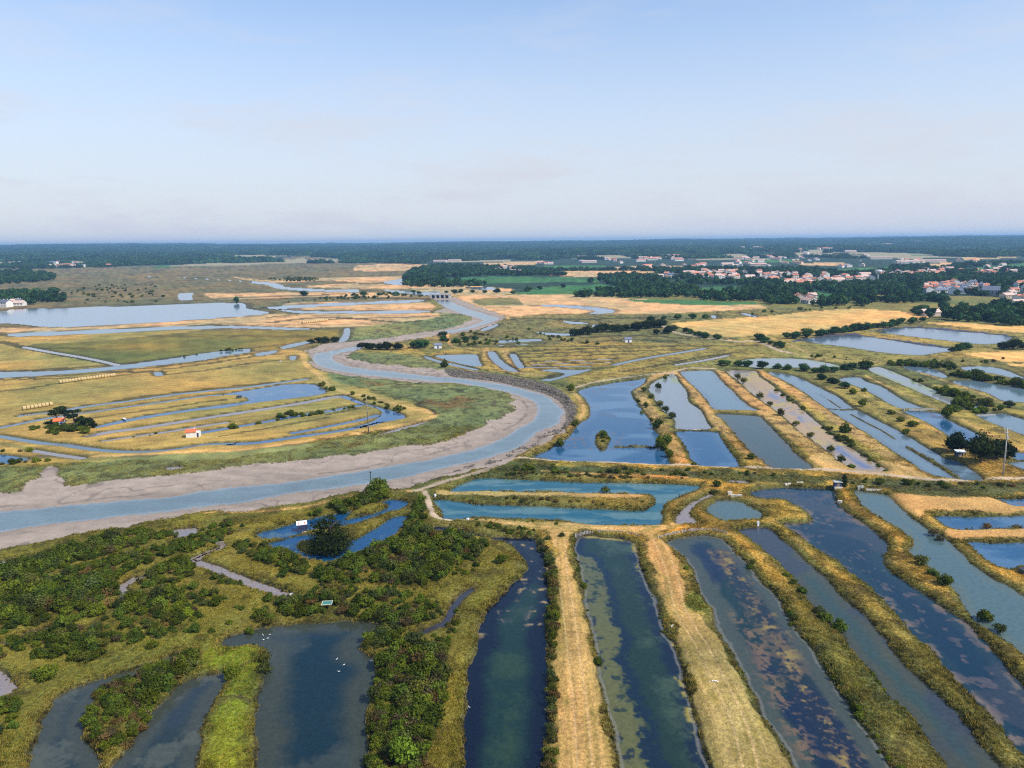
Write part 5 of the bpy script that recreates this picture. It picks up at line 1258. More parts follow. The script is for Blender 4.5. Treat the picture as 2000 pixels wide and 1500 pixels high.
# ------------------------------------------------------------------ woods and far forest
FOREST = [
 "-1500,480 -1500,526 0,526 90,526 200,524 330,517 400,515 500,509 600,503 680,508 760,514 815,516 860,505 1000,500 1000,484 0,492",
 "785,549 800,530 815,521 860,519 960,521 1040,525 1060,530 1050,537 960,539 868,543 865,549 830,553 800,553",
 "1000,540 1060,530 1300,525 1600,527 2000,515 2600,510 2600,540 2000,548 1560,548 1480,541 1300,540 1170,541 1060,538",
 "1172,536 1300,540 1480,545 1560,552 1560,572 1560,586 1555,595 1500,596 1480,588 1400,590 1340,585 1225,582 1110,581 1180,573 1210,563 1185,555",
 "1560,552 1700,556 1800,562 1800,578 1850,575 1960,577 1965,590 1880,600 1795,603 1780,592 1700,596 1600,601 1555,596",
 "1808,618 1850,612 1930,606 2000,596 2500,585 2500,640 1990,640 1930,637 1870,630 1812,627",
 "1795,592 1960,580 2000,598 1960,612 1870,609 1800,602",
 "1650,555 1800,540 2000,540 2500,530 2500,585 1960,578 1930,560 1800,556",
 "0,533 55,530 105,538 115,546 60,553 0,556 -200,556 -200,533", "0,575 60,568 110,572 125,590 60,597 40,592 -200,592 -200,575",
 "780,560 800,552 840,550 880,553 950,556 930,560 860,562",
 "1530,600 1600,600 1700,597 1700,601 1600,604",
 "1140,545 1172,543 1172,550 1140,548",
 "890,549 960,547 1080,545 1160,550 1160,553 1080,549 960,551 890,553",
]
# villages: outline; count; kind; label; group
VILLAGE = [
 ("1285,541 1310,538 1332,543 1300,546", 7, 'white', 'white house at the left end of the long village', 'houses at the left end of the village'),
 ("1325,535 1360,531 1480,534 1590,541 1600,549 1520,550 1420,546 1330,541", 62, 'terra', 'terracotta roofed house in the long village behind the woods', 'houses of the long village'),
 ("1530,549 1620,548 1640,556 1560,560 1535,556", 22, 'terra', 'terracotta roofed house in the middle of the village', 'houses in the middle of the village'),
 ("1600,539 1680,541 1720,547 1690,552 1610,550", 16, 'mixed', 'scattered house among trees right of the long village', 'houses among the trees'),
 ("1718,537 1800,530 1860,532 1850,540 1780,543 1725,541", 34, 'terra', 'tan roofed house on the estate behind the church', 'houses of the estate behind the church'),
 ("1800,560 1850,555 1918,557 1918,574 1880,576 1810,573", 34, 'white', 'white walled house in the village centre left of the church', 'houses left of the church'),
 ("1900,529 1960,527 1990,533 1945,546 1905,541", 20, 'terra', 'terracotta house on the slope above the church', 'houses above the church'),
 ("1962,558 2040,556 2040,604 1972,600 1962,580", 18, 'terra', 'house right of the church at the edge of the picture', 'houses right of the church'),
 ("1560,588 1580,585 1598,588 1596,595 1563,594", 5, 'terra', 'farmhouse at the near corner of the dark belt of trees', 'farmhouses by the belt of trees'),
 ("90,517 165,515 170,524 95,525", 14, 'white', 'pale house in the far left hamlet', 'houses of the far left hamlet'),
 ("205,516 238,515 235,522 208,522", 4, 'white', 'pale house right of the far left hamlet', 'houses right of the far left hamlet'),
 ("0,593 38,590 42,600 0,601", 6, 'white', 'white building by the left end of the big lagoon', 'low white buildings by the lagoon'),
 ("968,524 1010,522 1020,533 975,534", 10, 'mixed', 'house in the hamlet behind the first green field', 'houses of the hamlet behind the green field'),
 ("1240,503 1340,504 1345,511 1250,512", 16, 'terra', 'tiny house in the distant hamlet above the tan field', 'houses of the distant hamlet'),
 ("1340,519 1380,518 1380,523 1342,523", 4, 'white', 'tiny white house between the distant hamlet and the village', 'tiny white houses near the village'),
 ("850,497 1000,498 1000,506 850,508", 12, 'mixed', 'tiny farm building in the far fields at the centre', 'tiny farm buildings at the centre'),
 ("545,496 590,496 590,500 545,500", 4, 'white', 'tiny house in the forest left of centre', 'tiny houses in the forest'),
 ("1600,485 1700,484 1700,492 1600,493", 6, 'mixed', 'tiny pale shed in the far forest at right', 'tiny sheds in the far forest'),
]
def gable(w, d, h, rh, over=.4):
    """walls with gable ends, and the roof as a folded slab"""
    a, b = w / 2, d / 2
    wl = MB(); wl.add([(-a,-b,-.6),(a,-b,-.6),(a,b,-.6),(-a,b,-.6),(-a,-b,h),(a,-b,h),(a,b,h),(-a,b,h),(-a,0,h+rh),(a,0,h+rh)],
                      [(0,1,5,4),(2,3,7,6),(1,2,6,9,5),(3,0,4,8,7)])
    rf = MB(); A, B = a + over, b + over; k = rh / b; e = h - over * k; t = .22
    rf.add([(-A,-B,e),(A,-B,e),(A,0,h+rh+.02),(-A,0,h+rh+.02),(A,B,e),(-A,B,e),(-A,-B,e+t),(A,-B,e+t),(A,0,h+rh+t),(-A,0,h+rh+t),(A,B,e+t),(-A,B,e+t)],
           [(0,3,2,1),(3,5,4,2),(6,7,8,9),(9,8,10,11),(0,1,7,6),(5,11,10,4),(0,6,9,3),(3,9,11,5),(1,2,8,7),(2,4,10,8)])
    return wl, rf
MWALL = plain_mat('white_render', (.72, .69, .63), .8, .06, 1.0, rnd=.06); MCREAM = plain_mat('cream_render', (.62, .52, .42), .85, .08, 1.0, rnd=.15)
MTERRA = plain_mat('terracotta_tiles', (.52, .20, .12), .8, .18, 4.0, rnd=.22); MPALE = plain_mat('pale_tiles', (.60, .42, .34), .8, .15, 4.0, rnd=.2)
MSLATE = plain_mat('grey_slate', (.16, .18, .23), .6, .1, 4.0, rnd=.2); MGLASS = plain_mat('dark_window', (.04, .05, .07), .15, 0, 1, .5)
HV = []
for w_, d_, h_, r_ in ((9, 7, 3, 1.7), (12, 8, 3.2, 2.0), (10, 8, 5.4, 2.0), (15, 8, 3.2, 2.0), (8, 7, 5.2, 1.8), (20, 9, 4, 1.6)):
    wl, rf = gable(w_, d_, h_, r_)
    wins = MB(); nst = 2 if h_ > 5 else 1
    for s_ in range(nst):
        for k in range(int(w_ // 3)):
            x = -w_ / 2 + 1.5 + k * 3; z = 1.0 + 2.6 * s_
            for yy in (-d_/2 - .03, d_/2): wins.box(x - .45, x + .45, yy, yy + .03, z, z + 1.2)
    ch = MB(); ch.box(w_*.3, w_*.3 + .7, -.35, .35, h_, h_ + r_ + .9)
    HV.append((wl, rf, wins, ch))
_hm = {}
def hmesh(i, wm, rm):
    k = (i, wm.name, rm.name)
    if k not in _hm:
        wl, rf, wins, ch = HV[i]
        _hm[k] = [mesh_obj('wall', wl.V, wl.F, wm).data, mesh_obj('roof', rf.V, rf.F, rm).data, mesh_obj('windows', wins.V, wins.F, MGLASS).data, mesh_obj('chimney', ch.V, ch.F, wm).data]
    return _hm[k]
HXY = []
def house(x, y, rz, i, wm, rm, label, group, z=None, full=True, sc=1.0):
    z = ground_z(x, y) if z is None else z
    r = empty('house', (x, y, z), rz, sc); ms = hmesh(i, wm, rm)
    wl = bpy.data.objects.new('wall', ms[0]); rf = bpy.data.objects.new('roof', ms[1])
    for c in (wl, rf): c.parent = r; COL.objects.link(c)
    if full:
        wn_ = bpy.data.objects.new('window', ms[2]); wn_.parent = wl; COL.objects.link(wn_); wn_['kind'] = 'stuff'
        ch = bpy.data.objects.new('chimney', ms[3]); ch.parent = rf; COL.objects.link(ch)
    tag(r, label, 'house', group); HXY.append((x, y)); return r
for s, n, kd, lab, grp in VILLAGE:
    w = px_world(*PP(s).T); x0, y0 = w.min(0); x1, y1 = w.max(0); got = []; tries = 0
    md = 13.0
    base = random.uniform(-.3, .3)
    while len(got) < n and tries < 4000:
        tries += 1; q = np.array([[random.uniform(x0, x1), random.uniform(y0, y1)]])
        if tries % 500 == 0: md *= .8
        if inside(q, w)[0] and all(math.hypot(q[0, 0]-a, q[0, 1]-b) > md for a, b in got): got.append((q[0, 0], q[0, 1]))
    for x, y in got:
        rr = math.hypot(x, y); i = random.choice([0, 1, 1, 2, 3, 4]) if rr < 1800 else random.choice([3, 5, 1])
        t = random.random()
        rm = {'terra': MTERRA if t < .6 else MPALE, 'white': MTERRA if t < .45 else (MPALE if t < .7 else MSLATE), 'mixed': MPALE if t < .6 else MTERRA}[kd]
        wm = MWALL if (kd == 'white' or random.random() < .6) else MCREAM
        lb = lab.replace('terracotta roofed', '').replace('tan roofed', '').replace('terracotta house', 'house').replace('white walled', '').replace('white house', 'house').replace('pale house', 'house').strip()
        if lb.split()[0] != 'tiny': lb = {0: 'low', 1: 'plain', 2: 'two storey', 3: 'long', 4: 'tall narrow', 5: 'very long'}[i] + ' ' + ('white' if wm is MWALL else 'cream') + ' ' + lb.replace('low white', '').strip() + {MTERRA.name: ', red tiled roof', MPALE.name: ', pale tiled roof', MSLATE.name: ', slate roof'}[rm.name]
        if len(lb.replace(',', ' ').split()) > 15: lb = lb.rsplit(',', 1)[0]
        house(x, y, base + random.choice([0, 0, math.pi/2]) + random.uniform(-.25, .25), i, wm, rm, lb, grp + ' ' + lb[:24].replace(',', ''), full=rr < 1500, sc=1.0 if rr < 1900 else 1.35)
HA = np.array(HXY)
# long pale sheds among the fields
for k, (x, y, L, lab) in enumerate([(1770, 515, 4, 'long pale shed left of the estate fields'), (1815, 514, 5, 'longest pale shed behind the tan field'), (1720, 508, 4, 'low pale shed above the green field'),
        (1660, 497, 3, 'pale shed in the far woods'), (1050, 498, 4, 'wide pale warehouse in the far centre'), (1080, 498, 4, 'second wide pale warehouse in the far centre'), (990, 499, 3, 'pale shed left of the far warehouses'),
        (1150, 513, 3, 'pale shed above the tan field'), (1480, 520, 2.5, 'brown roofed shed right of the village'), (1420, 519, 2, 'pale shed over the village roofs'), (860, 511, 3, 'farm shed at the left end of the far fields'), (888, 510, 3, 'farm shed with red roof in the far fields'),
        (1690, 541, 1.5, 'pale shed among the trees of the village edge'), (1815, 617, 1.0, 'small barn at the end of the hedge row')]):
    wx, wy = W(x, y); r = empty('farm_shed', (wx, wy, ground_z(wx, wy)), random.uniform(-.2, .2), 1.0)
    wl, rf = gable(14 * L, 16 if L > 1.2 else 9, 5 if L > 1.2 else 3, 2.2)
    wl.obj('wall', MCREAM, r); rf.obj('roof', MPALE, r); tag(r, lab, 'farm shed'); HXY.append((wx, wy))
HA = np.array(HXY)

# the hundreds of distant houses and farms between the woods
rm_ = []
for k, (L, wm, rm) in enumerate(((10, MWALL, MTERRA), (12, MCREAM, MPALE), (15, MWALL, MPALE), (20, MCREAM, MTERRA))):
    wl, rf = gable(L, 8 + k, 3.6, 2); mb = MB(); mb.add(wl.V, wl.F, 0); mb.add(rf.V, rf.F, 1); rm_.append(mesh_obj('distant_house', mb.V, mb.F, [wm, rm], midx=mb.M).data)
cl = []
for k in range(30):
    cx_, cy_ = W(1000 + 1000 * random.random() ** .6, random.uniform(487, 527)); m = random.randint(2, 6)
    for j in range(m): cl.append((cx_ + random.gauss(0, 45), cy_ + random.gauss(0, 60)))
cl = np.array(cl); cl = cl[(np.hypot(*cl.T) > 1500) & (np.hypot(*cl.T) < 6000)]; ii = grid_idx(cl[:, 0], cl[:, 1]); s_ = RNG.uniform(.55, 1.0, len(cl)) * (1 + np.hypot(*cl.T) / 9000)
scatter('distant_houses', np.stack([cl[:, 0], cl[:, 1], Z[ii] + 1.0], 1), s_, s_, rm_, 'pale distant houses scattered through the far woods')
FARH = cl

fpl = [px_world(*PP(s).T) for s in FOREST]
keepout = [px_world(*PP(s).T) for k, s in ZONES if k in ('vine', 'wheat') or (k == 'straw' and PP(s)[:, 1].max() < 545)] + \
          [px_world(*PP(v[0]).T) for v in VILLAGE]
def near_house(q, m):
    out_ = np.zeros(len(q), bool)
    for a, b in HA: out_ |= (np.abs(q[:, 0]-a) < m*.8) & (q[:, 1]-b < 4) & (q[:, 1]-b > -m*2.0)
    return out_
q = []
sp = 8.2
for w in fpl:
    x0, y0 = w.min(0); x1, y1 = np.minimum(w.max(0), 2700)
    x0 = max(x0, -2200); x1 = min(x1, 2200)
    n = int((x1-x0)*(y1-y0)/sp**2); t = np.stack([RNG.uniform(x0, x1, n), RNG.uniform(y0, y1, n)], 1)
    a = np.abs(np.degrees(np.arctan2(t[:, 0], t[:, 1]))) < 41; t = t[a]; q.append(t[inside(t, w)])
q = np.concatenate(q); m = np.hypot(*q.T) < 2600; q = q[m]
for w in keepout[:-len(VILLAGE)]: q = q[~inside(q, w)]
inv_ = np.zeros(len(q), bool)
for w in keepout[-len(VILLAGE):]: inv_ |= inside(q, w)
q = q[~(inv_ & (RNG.random(len(q)) < .84))]
# trees scattered through the villages as well
q = q[~near_house(q, 9)]
nh_ = np.zeros(len(q), bool)
for a_, b_ in FARH:
    if math.hypot(a_, b_) < 2700: nh_ |= (np.abs(q[:, 0] - a_) < 14) & (q[:, 1] - b_ < 6) & (q[:, 1] - b_ > -45)
q = q[~nh_]
op = fbm(q[:, 0], q[:, 1], 120, 3) * .5 + fbm(q[:, 0] * .45, q[:, 1], 60, 3) * .5; q = q[(op > .41)]
rr = np.hypot(*q.T); keep = RNG.random(len(q)) < np.clip(1.25 - rr / 3600, .35, 1); q = q[keep]
s_ = RNG.uniform(.62, 1.25, len(q)); ii = grid_idx(q[:, 0], q[:, 1])
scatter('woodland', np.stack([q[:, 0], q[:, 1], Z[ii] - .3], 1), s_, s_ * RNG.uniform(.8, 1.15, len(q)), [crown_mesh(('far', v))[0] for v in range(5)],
        'dark green woods around the villages beyond the marsh')
n = 60000; a = RNG.uniform(-math.radians(42), math.radians(42), n); r_ = 2500 / (1 - RNG.uniform(0, 1, n) * .76) 
r_ = np.sqrt(RNG.uniform(2400**2, 11500**2, n)) * .5 + r_ * .5
x = r_ * np.sin(a); y = r_ * np.cos(a); ii = grid_idx(x, y)
ok = ~FARFIELD[1][ii]
for a_, b_ in FARH: ok &= ~((np.abs(x - a_) < 26) & (y - b_ < 12) & (y - b_ > -85))
x, y, ii, r_ = x[ok], y[ok], ii[ok], r_[ok]
op = fbm(x, y, 500, 3) > .30; x, y, ii, r_ = x[op], y[op], ii[op], r_[op]
s_ = RNG.uniform(.8, 1.5, len(x)) * (1 + r_ / 9000)
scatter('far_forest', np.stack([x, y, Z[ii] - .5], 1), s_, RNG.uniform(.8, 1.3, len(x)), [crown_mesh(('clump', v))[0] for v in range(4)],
        'blue green forest covering the distant land to the horizon')
# ------------------------------------------------------------------ huts, poles, sluice, boats
def at(px, py, dz=0.0):
    x, y = W(px, py); return x, y, max(ground_z(x, y), 0.0) + dz
MWOOD = plain_mat('weathered_wood', (.24, .20, .16), .85, .3, 6); MBLUE = plain_mat('blue_paint', (.02, .07, .32), .5, .1, 3)
MRED = plain_mat('bright_red_tiles', (.66, .16, .06), .75, .18, 5); MCONC = plain_mat('concrete', (.42, .41, .38), .85, .15, 2)
MDARK = plain_mat('dark_metal', (.05, .06, .07), .5, .2, 3); MWHITE = plain_mat('white_paint', (.82, .82, .80), .4, .04, 2)
MNAVY = plain_mat('navy_boards', (.045, .055, .12), .7, .2, 3); MHAY = plain_mat('hay', (.52, .38, .17), .95, .25, 5); MSTONE = plain_mat('grey_stone', (.38, .36, .34), .9, .2, 1.2)
MPIPE = plain_mat('pale_planks', (.62, .55, .45), .8, .2, 4); MGREEN = plain_mat('green_net', (.06, .22, .17), .8, .25, 3)

# white hut with its low lean-to on the gold strip
x, y, z = at(375, 856); r = empty('marsh_hut', (x, y, z), math.radians(12)); tag(r, 'white hut with red roof and dark door on the mown strip', 'hut')
wl, rf = gable(2.9, 2.6, 1.75, .55, .18); w_ = wl.obj('wall', MWALL, r); ro_ = rf.obj('roof', MRED, r)
mb = MB(); mb.box(1.455, 2.6, -1.2, 1.1, -.4, 1.62); an = mb.obj('annex', MWALL, r)
mb = MB(); mb.box(1.75, 2.3, -1.24, -1.203, 0, 1.4); mb.obj('door', MNAVY, an)
mb = MB(); mb.box(-.3, .25, -1.34, -1.303, .7, 1.2); mb.obj('shutter', MWHITE, w_)
mb = MB(); mb.box(.75, 1.15, .05, .45, 1.9, 2.75); mb.obj('chimney', MWALL, ro_)
# white hut with blue door among the pines
x, y, z = at(117, 835); r = empty('marsh_hut', (x, y, z), math.radians(24)); tag(r, 'small white hut with blue door and window under pines', 'hut')
wl, rf = gable(3.0, 2.6, 1.9, .7, .2); w_ = wl.obj('wall', MWALL, r); ro_ = rf.obj('roof', MRED, r)
mb = MB(); mb.box(-.75, -.1, -1.34, -1.303, 0, 1.6); mb.obj('door', MBLUE, w_)
mb = MB(); mb.box(.4, 1.0, -1.34, -1.303, .8, 1.5); mb.obj('window', MBLUE, w_)
mb = MB(); mb.box(1.0, 1.35, -.2, .2, 2.1, 2.95); mb.obj('chimney', MWALL, ro_)
# navy hut with white roof by the island pond
x, y, z = at(590, 1036); r = empty('fishing_hut', (x, y, z), math.radians(18)); tag(r, 'navy blue hut with white roof beside the big conifer', 'hut')
mb = MB(); mb.box(-1.05, 1.05, -.7, .7, -.5, 1.5); w_ = mb.obj('wall', MNAVY, r)
mb = MB(); mb.add([(-1.1,-.74,1.48),(1.1,-.74,1.48),(1.1,.74,1.85),(-1.1,.74,1.85),(-1.1,-.74,1.55),(1.1,-.74,1.55),(1.1,.74,1.92),(-1.1,.74,1.92)], [(0,3,2,1),(4,5,6,7),(0,1,5,4),(1,2,6,5),(2,3,7,6),(3,0,4,7)]); ro_ = mb.obj('roof', MWHITE, r)
for xx in (-.7, .45):
    mb = MB(); mb.add([(xx,-.5,1.63),(xx+.22,-.5,1.63),(xx+.22,.2,1.805),(xx,.2,1.805)], [(0,1,2,3)]); mb.obj('skylight', MRED, ro_)
for xx in (-.6, .1):
    mb = MB(); mb.box(xx, xx+.35, -.735, -.703, .6, 1.1); mb.obj('window', MGLASS, w_)
mb = MB(); mb.box(-.5, .55, -.1, .1, 0, .06); x, y, z = at(595, 1042); p_ = mb.obj('plank', MPIPE, None, loc=(x, y, z + .02)); p_.rotation_euler = (0, 0, .45); tag(p_, 'pale plank lying in front of the navy blue hut', 'plank')
# shack next to the cypress
x, y, z = at(1635, 957); r = empty('shack', (x, y, z), math.radians(-4)); tag(r, 'small dark shack with grey roof beside the slim cypress', 'shack')
mb = MB(); mb.box(-.85, .85, -.6, .6, -.3, 1.35); w_ = mb.obj('wall', MNAVY, r)
mb = MB(); mb.box(-1.0, 1.0, -.75, .75, 1.352, 1.45); mb.obj('roof', MCONC, r)
mb = MB(); mb.box(-.95, .95, -1.0, -.61, -.3, .3); mb.obj('step', MPIPE, r)
mb = MB(); mb.box(-.3, .3, -.635, -.603, 0.3, 1.2); mb.obj('door', MWOOD, w_)
# open shelter between the dark trees
x, y, z = at(1874, 897); r = empty('shelter', (x, y, z), math.radians(-8)); tag(r, 'low open shelter with white sheet roof between dark evergreens', 'shelter')
mb = MB(); mb.add([(-1.3,-.9,1.45),(1.3,-.9,1.45),(1.3,.9,1.75),(-1.3,.9,1.75),(-1.3,-.9,1.52),(1.3,-.9,1.52),(1.3,.9,1.82),(-1.3,.9,1.82)], [(0,3,2,1),(4,5,6,7),(0,1,5,4),(1,2,6,5),(2,3,7,6),(3,0,4,7)]); mb.obj('roof', MWHITE, r)
for sx in (-1.1, 1.1):
    for sy in (-.7, .7): MB().tube([(sx, sy, -.4), (sx, sy, 1.5 + .15 * (sy > 0))], .06, 5).obj('post', MWOOD, r)
mb = MB(); mb.box(-1.1, 1.1, .72, .78, 0, 1.5); mb.obj('back_wall', MNAVY, r)
mb = MB(); mb.box(-.2, .5, .2, .6, 0, .6); mb.obj('bench', MPIPE, r)

# poles
def pole(px, py, h, mat, label, arms):
    x, y, z = at(px, py); r = empty('utility_pole', (x, y, z), 0); tag(r, label, 'utility pole')
    MB().tube([(0, 0, -.8), (0, 0, h * .5), (-.02 * h, 0, h)], [.20, .16, .11], 8).obj('pole', mat, r, True)
    if arms:
        for k, (zz, ww) in enumerate(((h - .4, .9), (h - 1.3, .6))):
            mb = MB(); mb.box(-ww - .02*h, ww - .02*h, -.06, .06, zz, zz + .12); a_ = mb.obj('crossarm', mat, r)
            for sx in (-ww + .1, ww - .1): MB().tube([(sx - .02*h, 0, zz + .12), (sx - .02*h, 0, zz + .42)], [.07, .05], 6).obj('insulator', MWHITE, a_)
        mb = MB(); mb.box(-.3, .25, -.35, -.13, h - 2.9, h - 2.1); mb.obj('switch_box', MCONC, r)
    else:
        MB().tube([(-.02*h, 0, h), (-.02*h, 0, h + .35)], .05, 6).obj('insulator', MWHITE, r)
        mb = MB(); mb.box(-.16, .16, -.16, .16, h*.52, h*.52 + .12); mb.obj('band', MDARK, r)
pole(720, 850, 12.6, MWOOD, 'tall brown wooden pole on the marsh beside the river bend', False)
pole(1958, 932, 12.2, MCONC, 'grey concrete power pole with crossarms at the right', True)
x, y = W(724, 938); r = empty('river_marker', (x, y, 0)); tag(r, 'thin dark marker stake standing in the river', 'marker stake')
MB().tube([(0, 0, -.6), (0, 0, 2.3)], [.12, .09], 7).obj('stake', MDARK, r); mb = MB(); mb.box(-.2, .2, -.05, .05, 1.9, 2.3); mb.obj('board', MDARK, r)

# hay bales
def bale_mesh():
    mb = MB(); n = 14; R = .70; L = .50
    for k in range(2): pass
    V = [(s * L, R * rr * math.cos(6.2832*k/n), R + R * rr * math.sin(6.2832*k/n)) for s, rr in ((-1, .92), (-.93, 1), (.93, 1), (1, .92)) for k in range(n)]
    F = [(i*n+k, (i+1)*n+k, (i+1)*n+(k+1)%n, i*n+(k+1)%n) for i in range(3) for k in range(n)] + [tuple(range(n)), tuple(range(3*n, 4*n))[::-1]]
    return mesh_obj('hay_bale', V, F, MHAY).data
bm_ = bale_mesh()
def bale_row(x0, y0, x1, y1, n, lab, grp, s=1.0, mat=None):
    A = np.array(W(x0, y0)); B = np.array(W(x1, y1)); a = math.atan2(B[1]-A[1], B[0]-A[0])
    for k in range(n):
        p = A + (B - A) * k / (n - 1); o = bpy.data.objects.new('hay_bale', bm_); COL.objects.link(o)
        o.location = (p[0], p[1], ground_z(*p) - .03); o.rotation_euler = (random.uniform(-.03, .03), 0, a + random.uniform(-.08, .08)); o.scale = (s,) * 3
        tag(o, lab, 'hay bale', grp)
bale_row(48, 803, 100, 795, 8, 'round straw bale in the short row at the left above the pines', 'short row of eight bales', 1.1)
bale_row(119, 750, 223, 736, 19, 'round straw bale in the long row on the stubble field', 'long row of bales', 1.1)
bale_row(592, 633, 638, 628, 14, 'dark wrapped bale in the far row on the pale meadow', 'far row of dark bales', 1.5)

# stake palisades at the heads of the two ponds
def palisade(s, sp, h, lab):
    w = px_world(*catmull(PP(s), False, 6).T); L = np.r_[0, np.cumsum(np.hypot(*np.diff(w, axis=0).T))]
    c = w[len(w) // 2]; r = empty('palisade', (c[0], c[1], 0)); tag(r, lab, 'palisade'); me = []
    for v in range(3):
        mb = MB(); hh = h * (1, .88, 1.1)[v]; mb.box(-.085, .085, -.04, .04, -.4, hh, 0); me.append(mesh_obj('stake', mb.V, mb.F, MSTAKE).data)
    n = int(L[-1] / sp)
    for k in range(n):
        t = L[-1] * k / n; x = np.interp(t, L, w[:, 0]); y = np.interp(t, L, w[:, 1]); o = bpy.data.objects.new('stake', random.choice(me)); o.parent = r; COL.objects.link(o)
        t2 = min(t + .4, L[-1]); a = math.atan2(np.interp(t2, L, w[:, 1]) - y, np.interp(t2, L, w[:, 0]) - x)
        o.location = (x - c[0], y - c[1], .25 + random.uniform(-.06, .04)); o.rotation_euler = (random.uniform(-.05, .05), random.uniform(-.06, .06), a)
    return r
MSTAKE = plain_mat('silvery_stakes', (.36, .33, .33), .85, .3, 5, rnd=.3)
palisade("1124,1052 1140,1047 1160,1044", .34, .75, 'short left piece of grey stake palisade at the algae pond')
palisade("1168,1044 1190,1043 1215,1046 1236,1050 1250,1055", .34, .75, 'curved grey stake palisade at the head of the algae pond')
palisade("1286,1056 1305,1051 1330,1045 1360,1041 1385,1041 1410,1045 1422,1049", .34, .8, 'long curved stake palisade at the head of the weedy pond')

# little sluices, boats and litter
def slab(px, py, w, d, h, rz, mat, name, lab, cat, dz=0.0):
    x, y, z = at(px, py, dz); mb = MB(); t = .12
    mb.add([(-w/2,-d/2,-.3),(w/2,-d/2,-.3),(w/2,d/2,-.3),(-w/2,d/2,-.3),(-w/2,-d/2,h*.8),(w/2,-d/2,h),(w/2*.96,d/2,h),(-w/2*.96,d/2,h*.85)], [(0,3,2,1),(4,5,6,7),(0,1,5,4),(1,2,6,5),(2,3,7,6),(3,0,4,7)])
    mb.box(-w*.1, w*.1, -d*.7, -d*.5, -.3, h * 1.2)
    o = mb.obj(name, mat, None, loc=(x, y, z)); o.rotation_euler = (0, 0, rz); tag(o, lab, cat); return o
slab(1438, 974, 2.6, .35, .45, -.15, MPIPE, 'sluice_wall', 'pale stone sluice wall at the top of the round pond', 'sluice')
slab(1425, 971, 1.0, .5, .8, .3, MPIPE, 'sluice_post', 'pale sluice post left of the round pond wall', 'sluice')
slab(1480, 1029, .4, .3, .9, .3, MWHITE, 'sluice_gate', 'small white sluice gate between round pond and narrow pond', 'sluice')
slab(1680, 957, 1.5, .5, .6, .1, MCONC, 'sluice_wall', 'grey stone sluice at the top of the long pale pond', 'sluice')
slab(1707, 961, 3.8, .18, .25, -.14, MPIPE, 'plank_edge', 'long pale plank along the top of the pale pond', 'plank')
slab(1538, 950, 1.6, .4, .35, .3, MPIPE, 'sluice_wall', 'pale boards at the top edge of the navy pond', 'sluice')
slab(1562, 948, 1.6, .3, .3, .0, MPIPE, 'sluice_wall', 'second pale boards right of the first by the navy pond', 'sluice')
slab(1640, 985, .9, .8, .5, -.6, MPIPE, 'concrete_block', 'pale block on the bank corner of the navy pond', 'block')
slab(914, 1022, .6, .4, .4, .2, MWHITE, 'sluice_gate', 'small white gate on the straw track by the turquoise pond', 'sluice')
slab(850, 974, .5, .3, .6, .9, MWHITE, 'sluice_gate', 'white gate post at the left tip of the turquoise pond', 'sluice')
slab(1999, 1125, 1.4, 1.0, 1.0, .3, MDARK, 'pump_box', 'dark pump box at the right edge beside the track', 'box')
slab(430, 1066, 1.6, .3, .7, .2, MWOOD, 'sluice_gate', 'grey wooden sluice at the upper end of the muddy creek', 'sluice')
slab(728, 1291, .8, .1, .12, .1, MWHITE, 'pipe', 'white pipe end at the right shore of the wide lake', 'pipe')
slab(1363, 840, 3.0, .4, .3, 0, MPIPE, 'sluice_wall', 'low pale wall between the pale and the square blue pond', 'sluice')
slab(1312, 734, 2.4, .5, .7, 0, MCONC, 'sluice_wall', 'grey sluice at the top of the pale pond', 'sluice')
slab(1764, 804, .6, .6, 1.1, 0, MCONC, 'sluice_post', 'grey post at the head of the violet blue pond', 'sluice')
slab(1800, 803, 9.0, .3, .4, -.02, MCONC, 'retaining_wall', 'long grey retaining wall across the violet blue pond', 'wall')
slab(1920, 812, 9.0, .3, .4, .1, MCONC, 'retaining_wall', 'grey retaining wall at the lower end of the silver pond', 'wall')
slab(467, 780, 2.0, .9, 1.0, .5, MDARK, 'sluice_gate', 'dark sluice on the tip of the gold spit', 'sluice')
slab(548, 708, 1.2, .8, .6, .5, MCONC, 'concrete_block', 'grey block at the end of the long field drain', 'block')
x, y, z = at(640, 1197); r = empty('net_frame', (x, y, z + .75), .1); tag(r, 'square green net frame lying on the thicket above the lake', 'net')
mb = MB(); mb.box(-.8, .8, -.65, .65, .3, .33); mb.obj('net', MGREEN, r)
for a_, b_, c_, d_ in ((-.85, .85, -.7, -.62), (-.85, .85, .62, .7), (-.85, -.77, -.62, .62), (.77, .85, -.62, .62)):
    mb = MB(); mb.box(a_, b_, c_, d_, .28, .36); mb.obj('frame', MPIPE, r)
def boat(px, py, L, rz, lab):
    x, y, z = at(px, py); r = empty('rowing_boat', (x, y, z), rz); tag(r, lab, 'boat'); V = []; F = []
    st = [(-.5, .34, .18), (-.2, .42, .14), (.15, .38, .14), (.38, .2, .2), (.5, .02, .32)]
    for t, w_, k in st: V += [(t*L, -w_*L*.45, .12*L+k*.15), (t*L, -w_*L*.25, 0.02), (t*L, w_*L*.25, 0.02), (t*L, w_*L*.45, .12*L+k*.15)]
    for i in range(4):
        for j in range(3): F.append((i*4+j, i*4+j+1, i*4+4+j+1, i*4+4+j))
    F.append((0, 1, 2, 3)); link(mesh_obj('hull', V, F, MWHITE, r))
    mb = MB(); mb.box(-.15*L, -.07*L, -.16*L, .16*L, .09*L, .11*L); mb.obj('thwart', MPIPE, r)
    mb = MB(); mb.box(-.42*L, -.3*L, -.14*L, .14*L, .09*L, .11*L); mb.obj('thwart', MPIPE, r)
boat(244, 821, 2.9, math.radians(-50), 'white rowing boat pulled up on the bank by the canal')
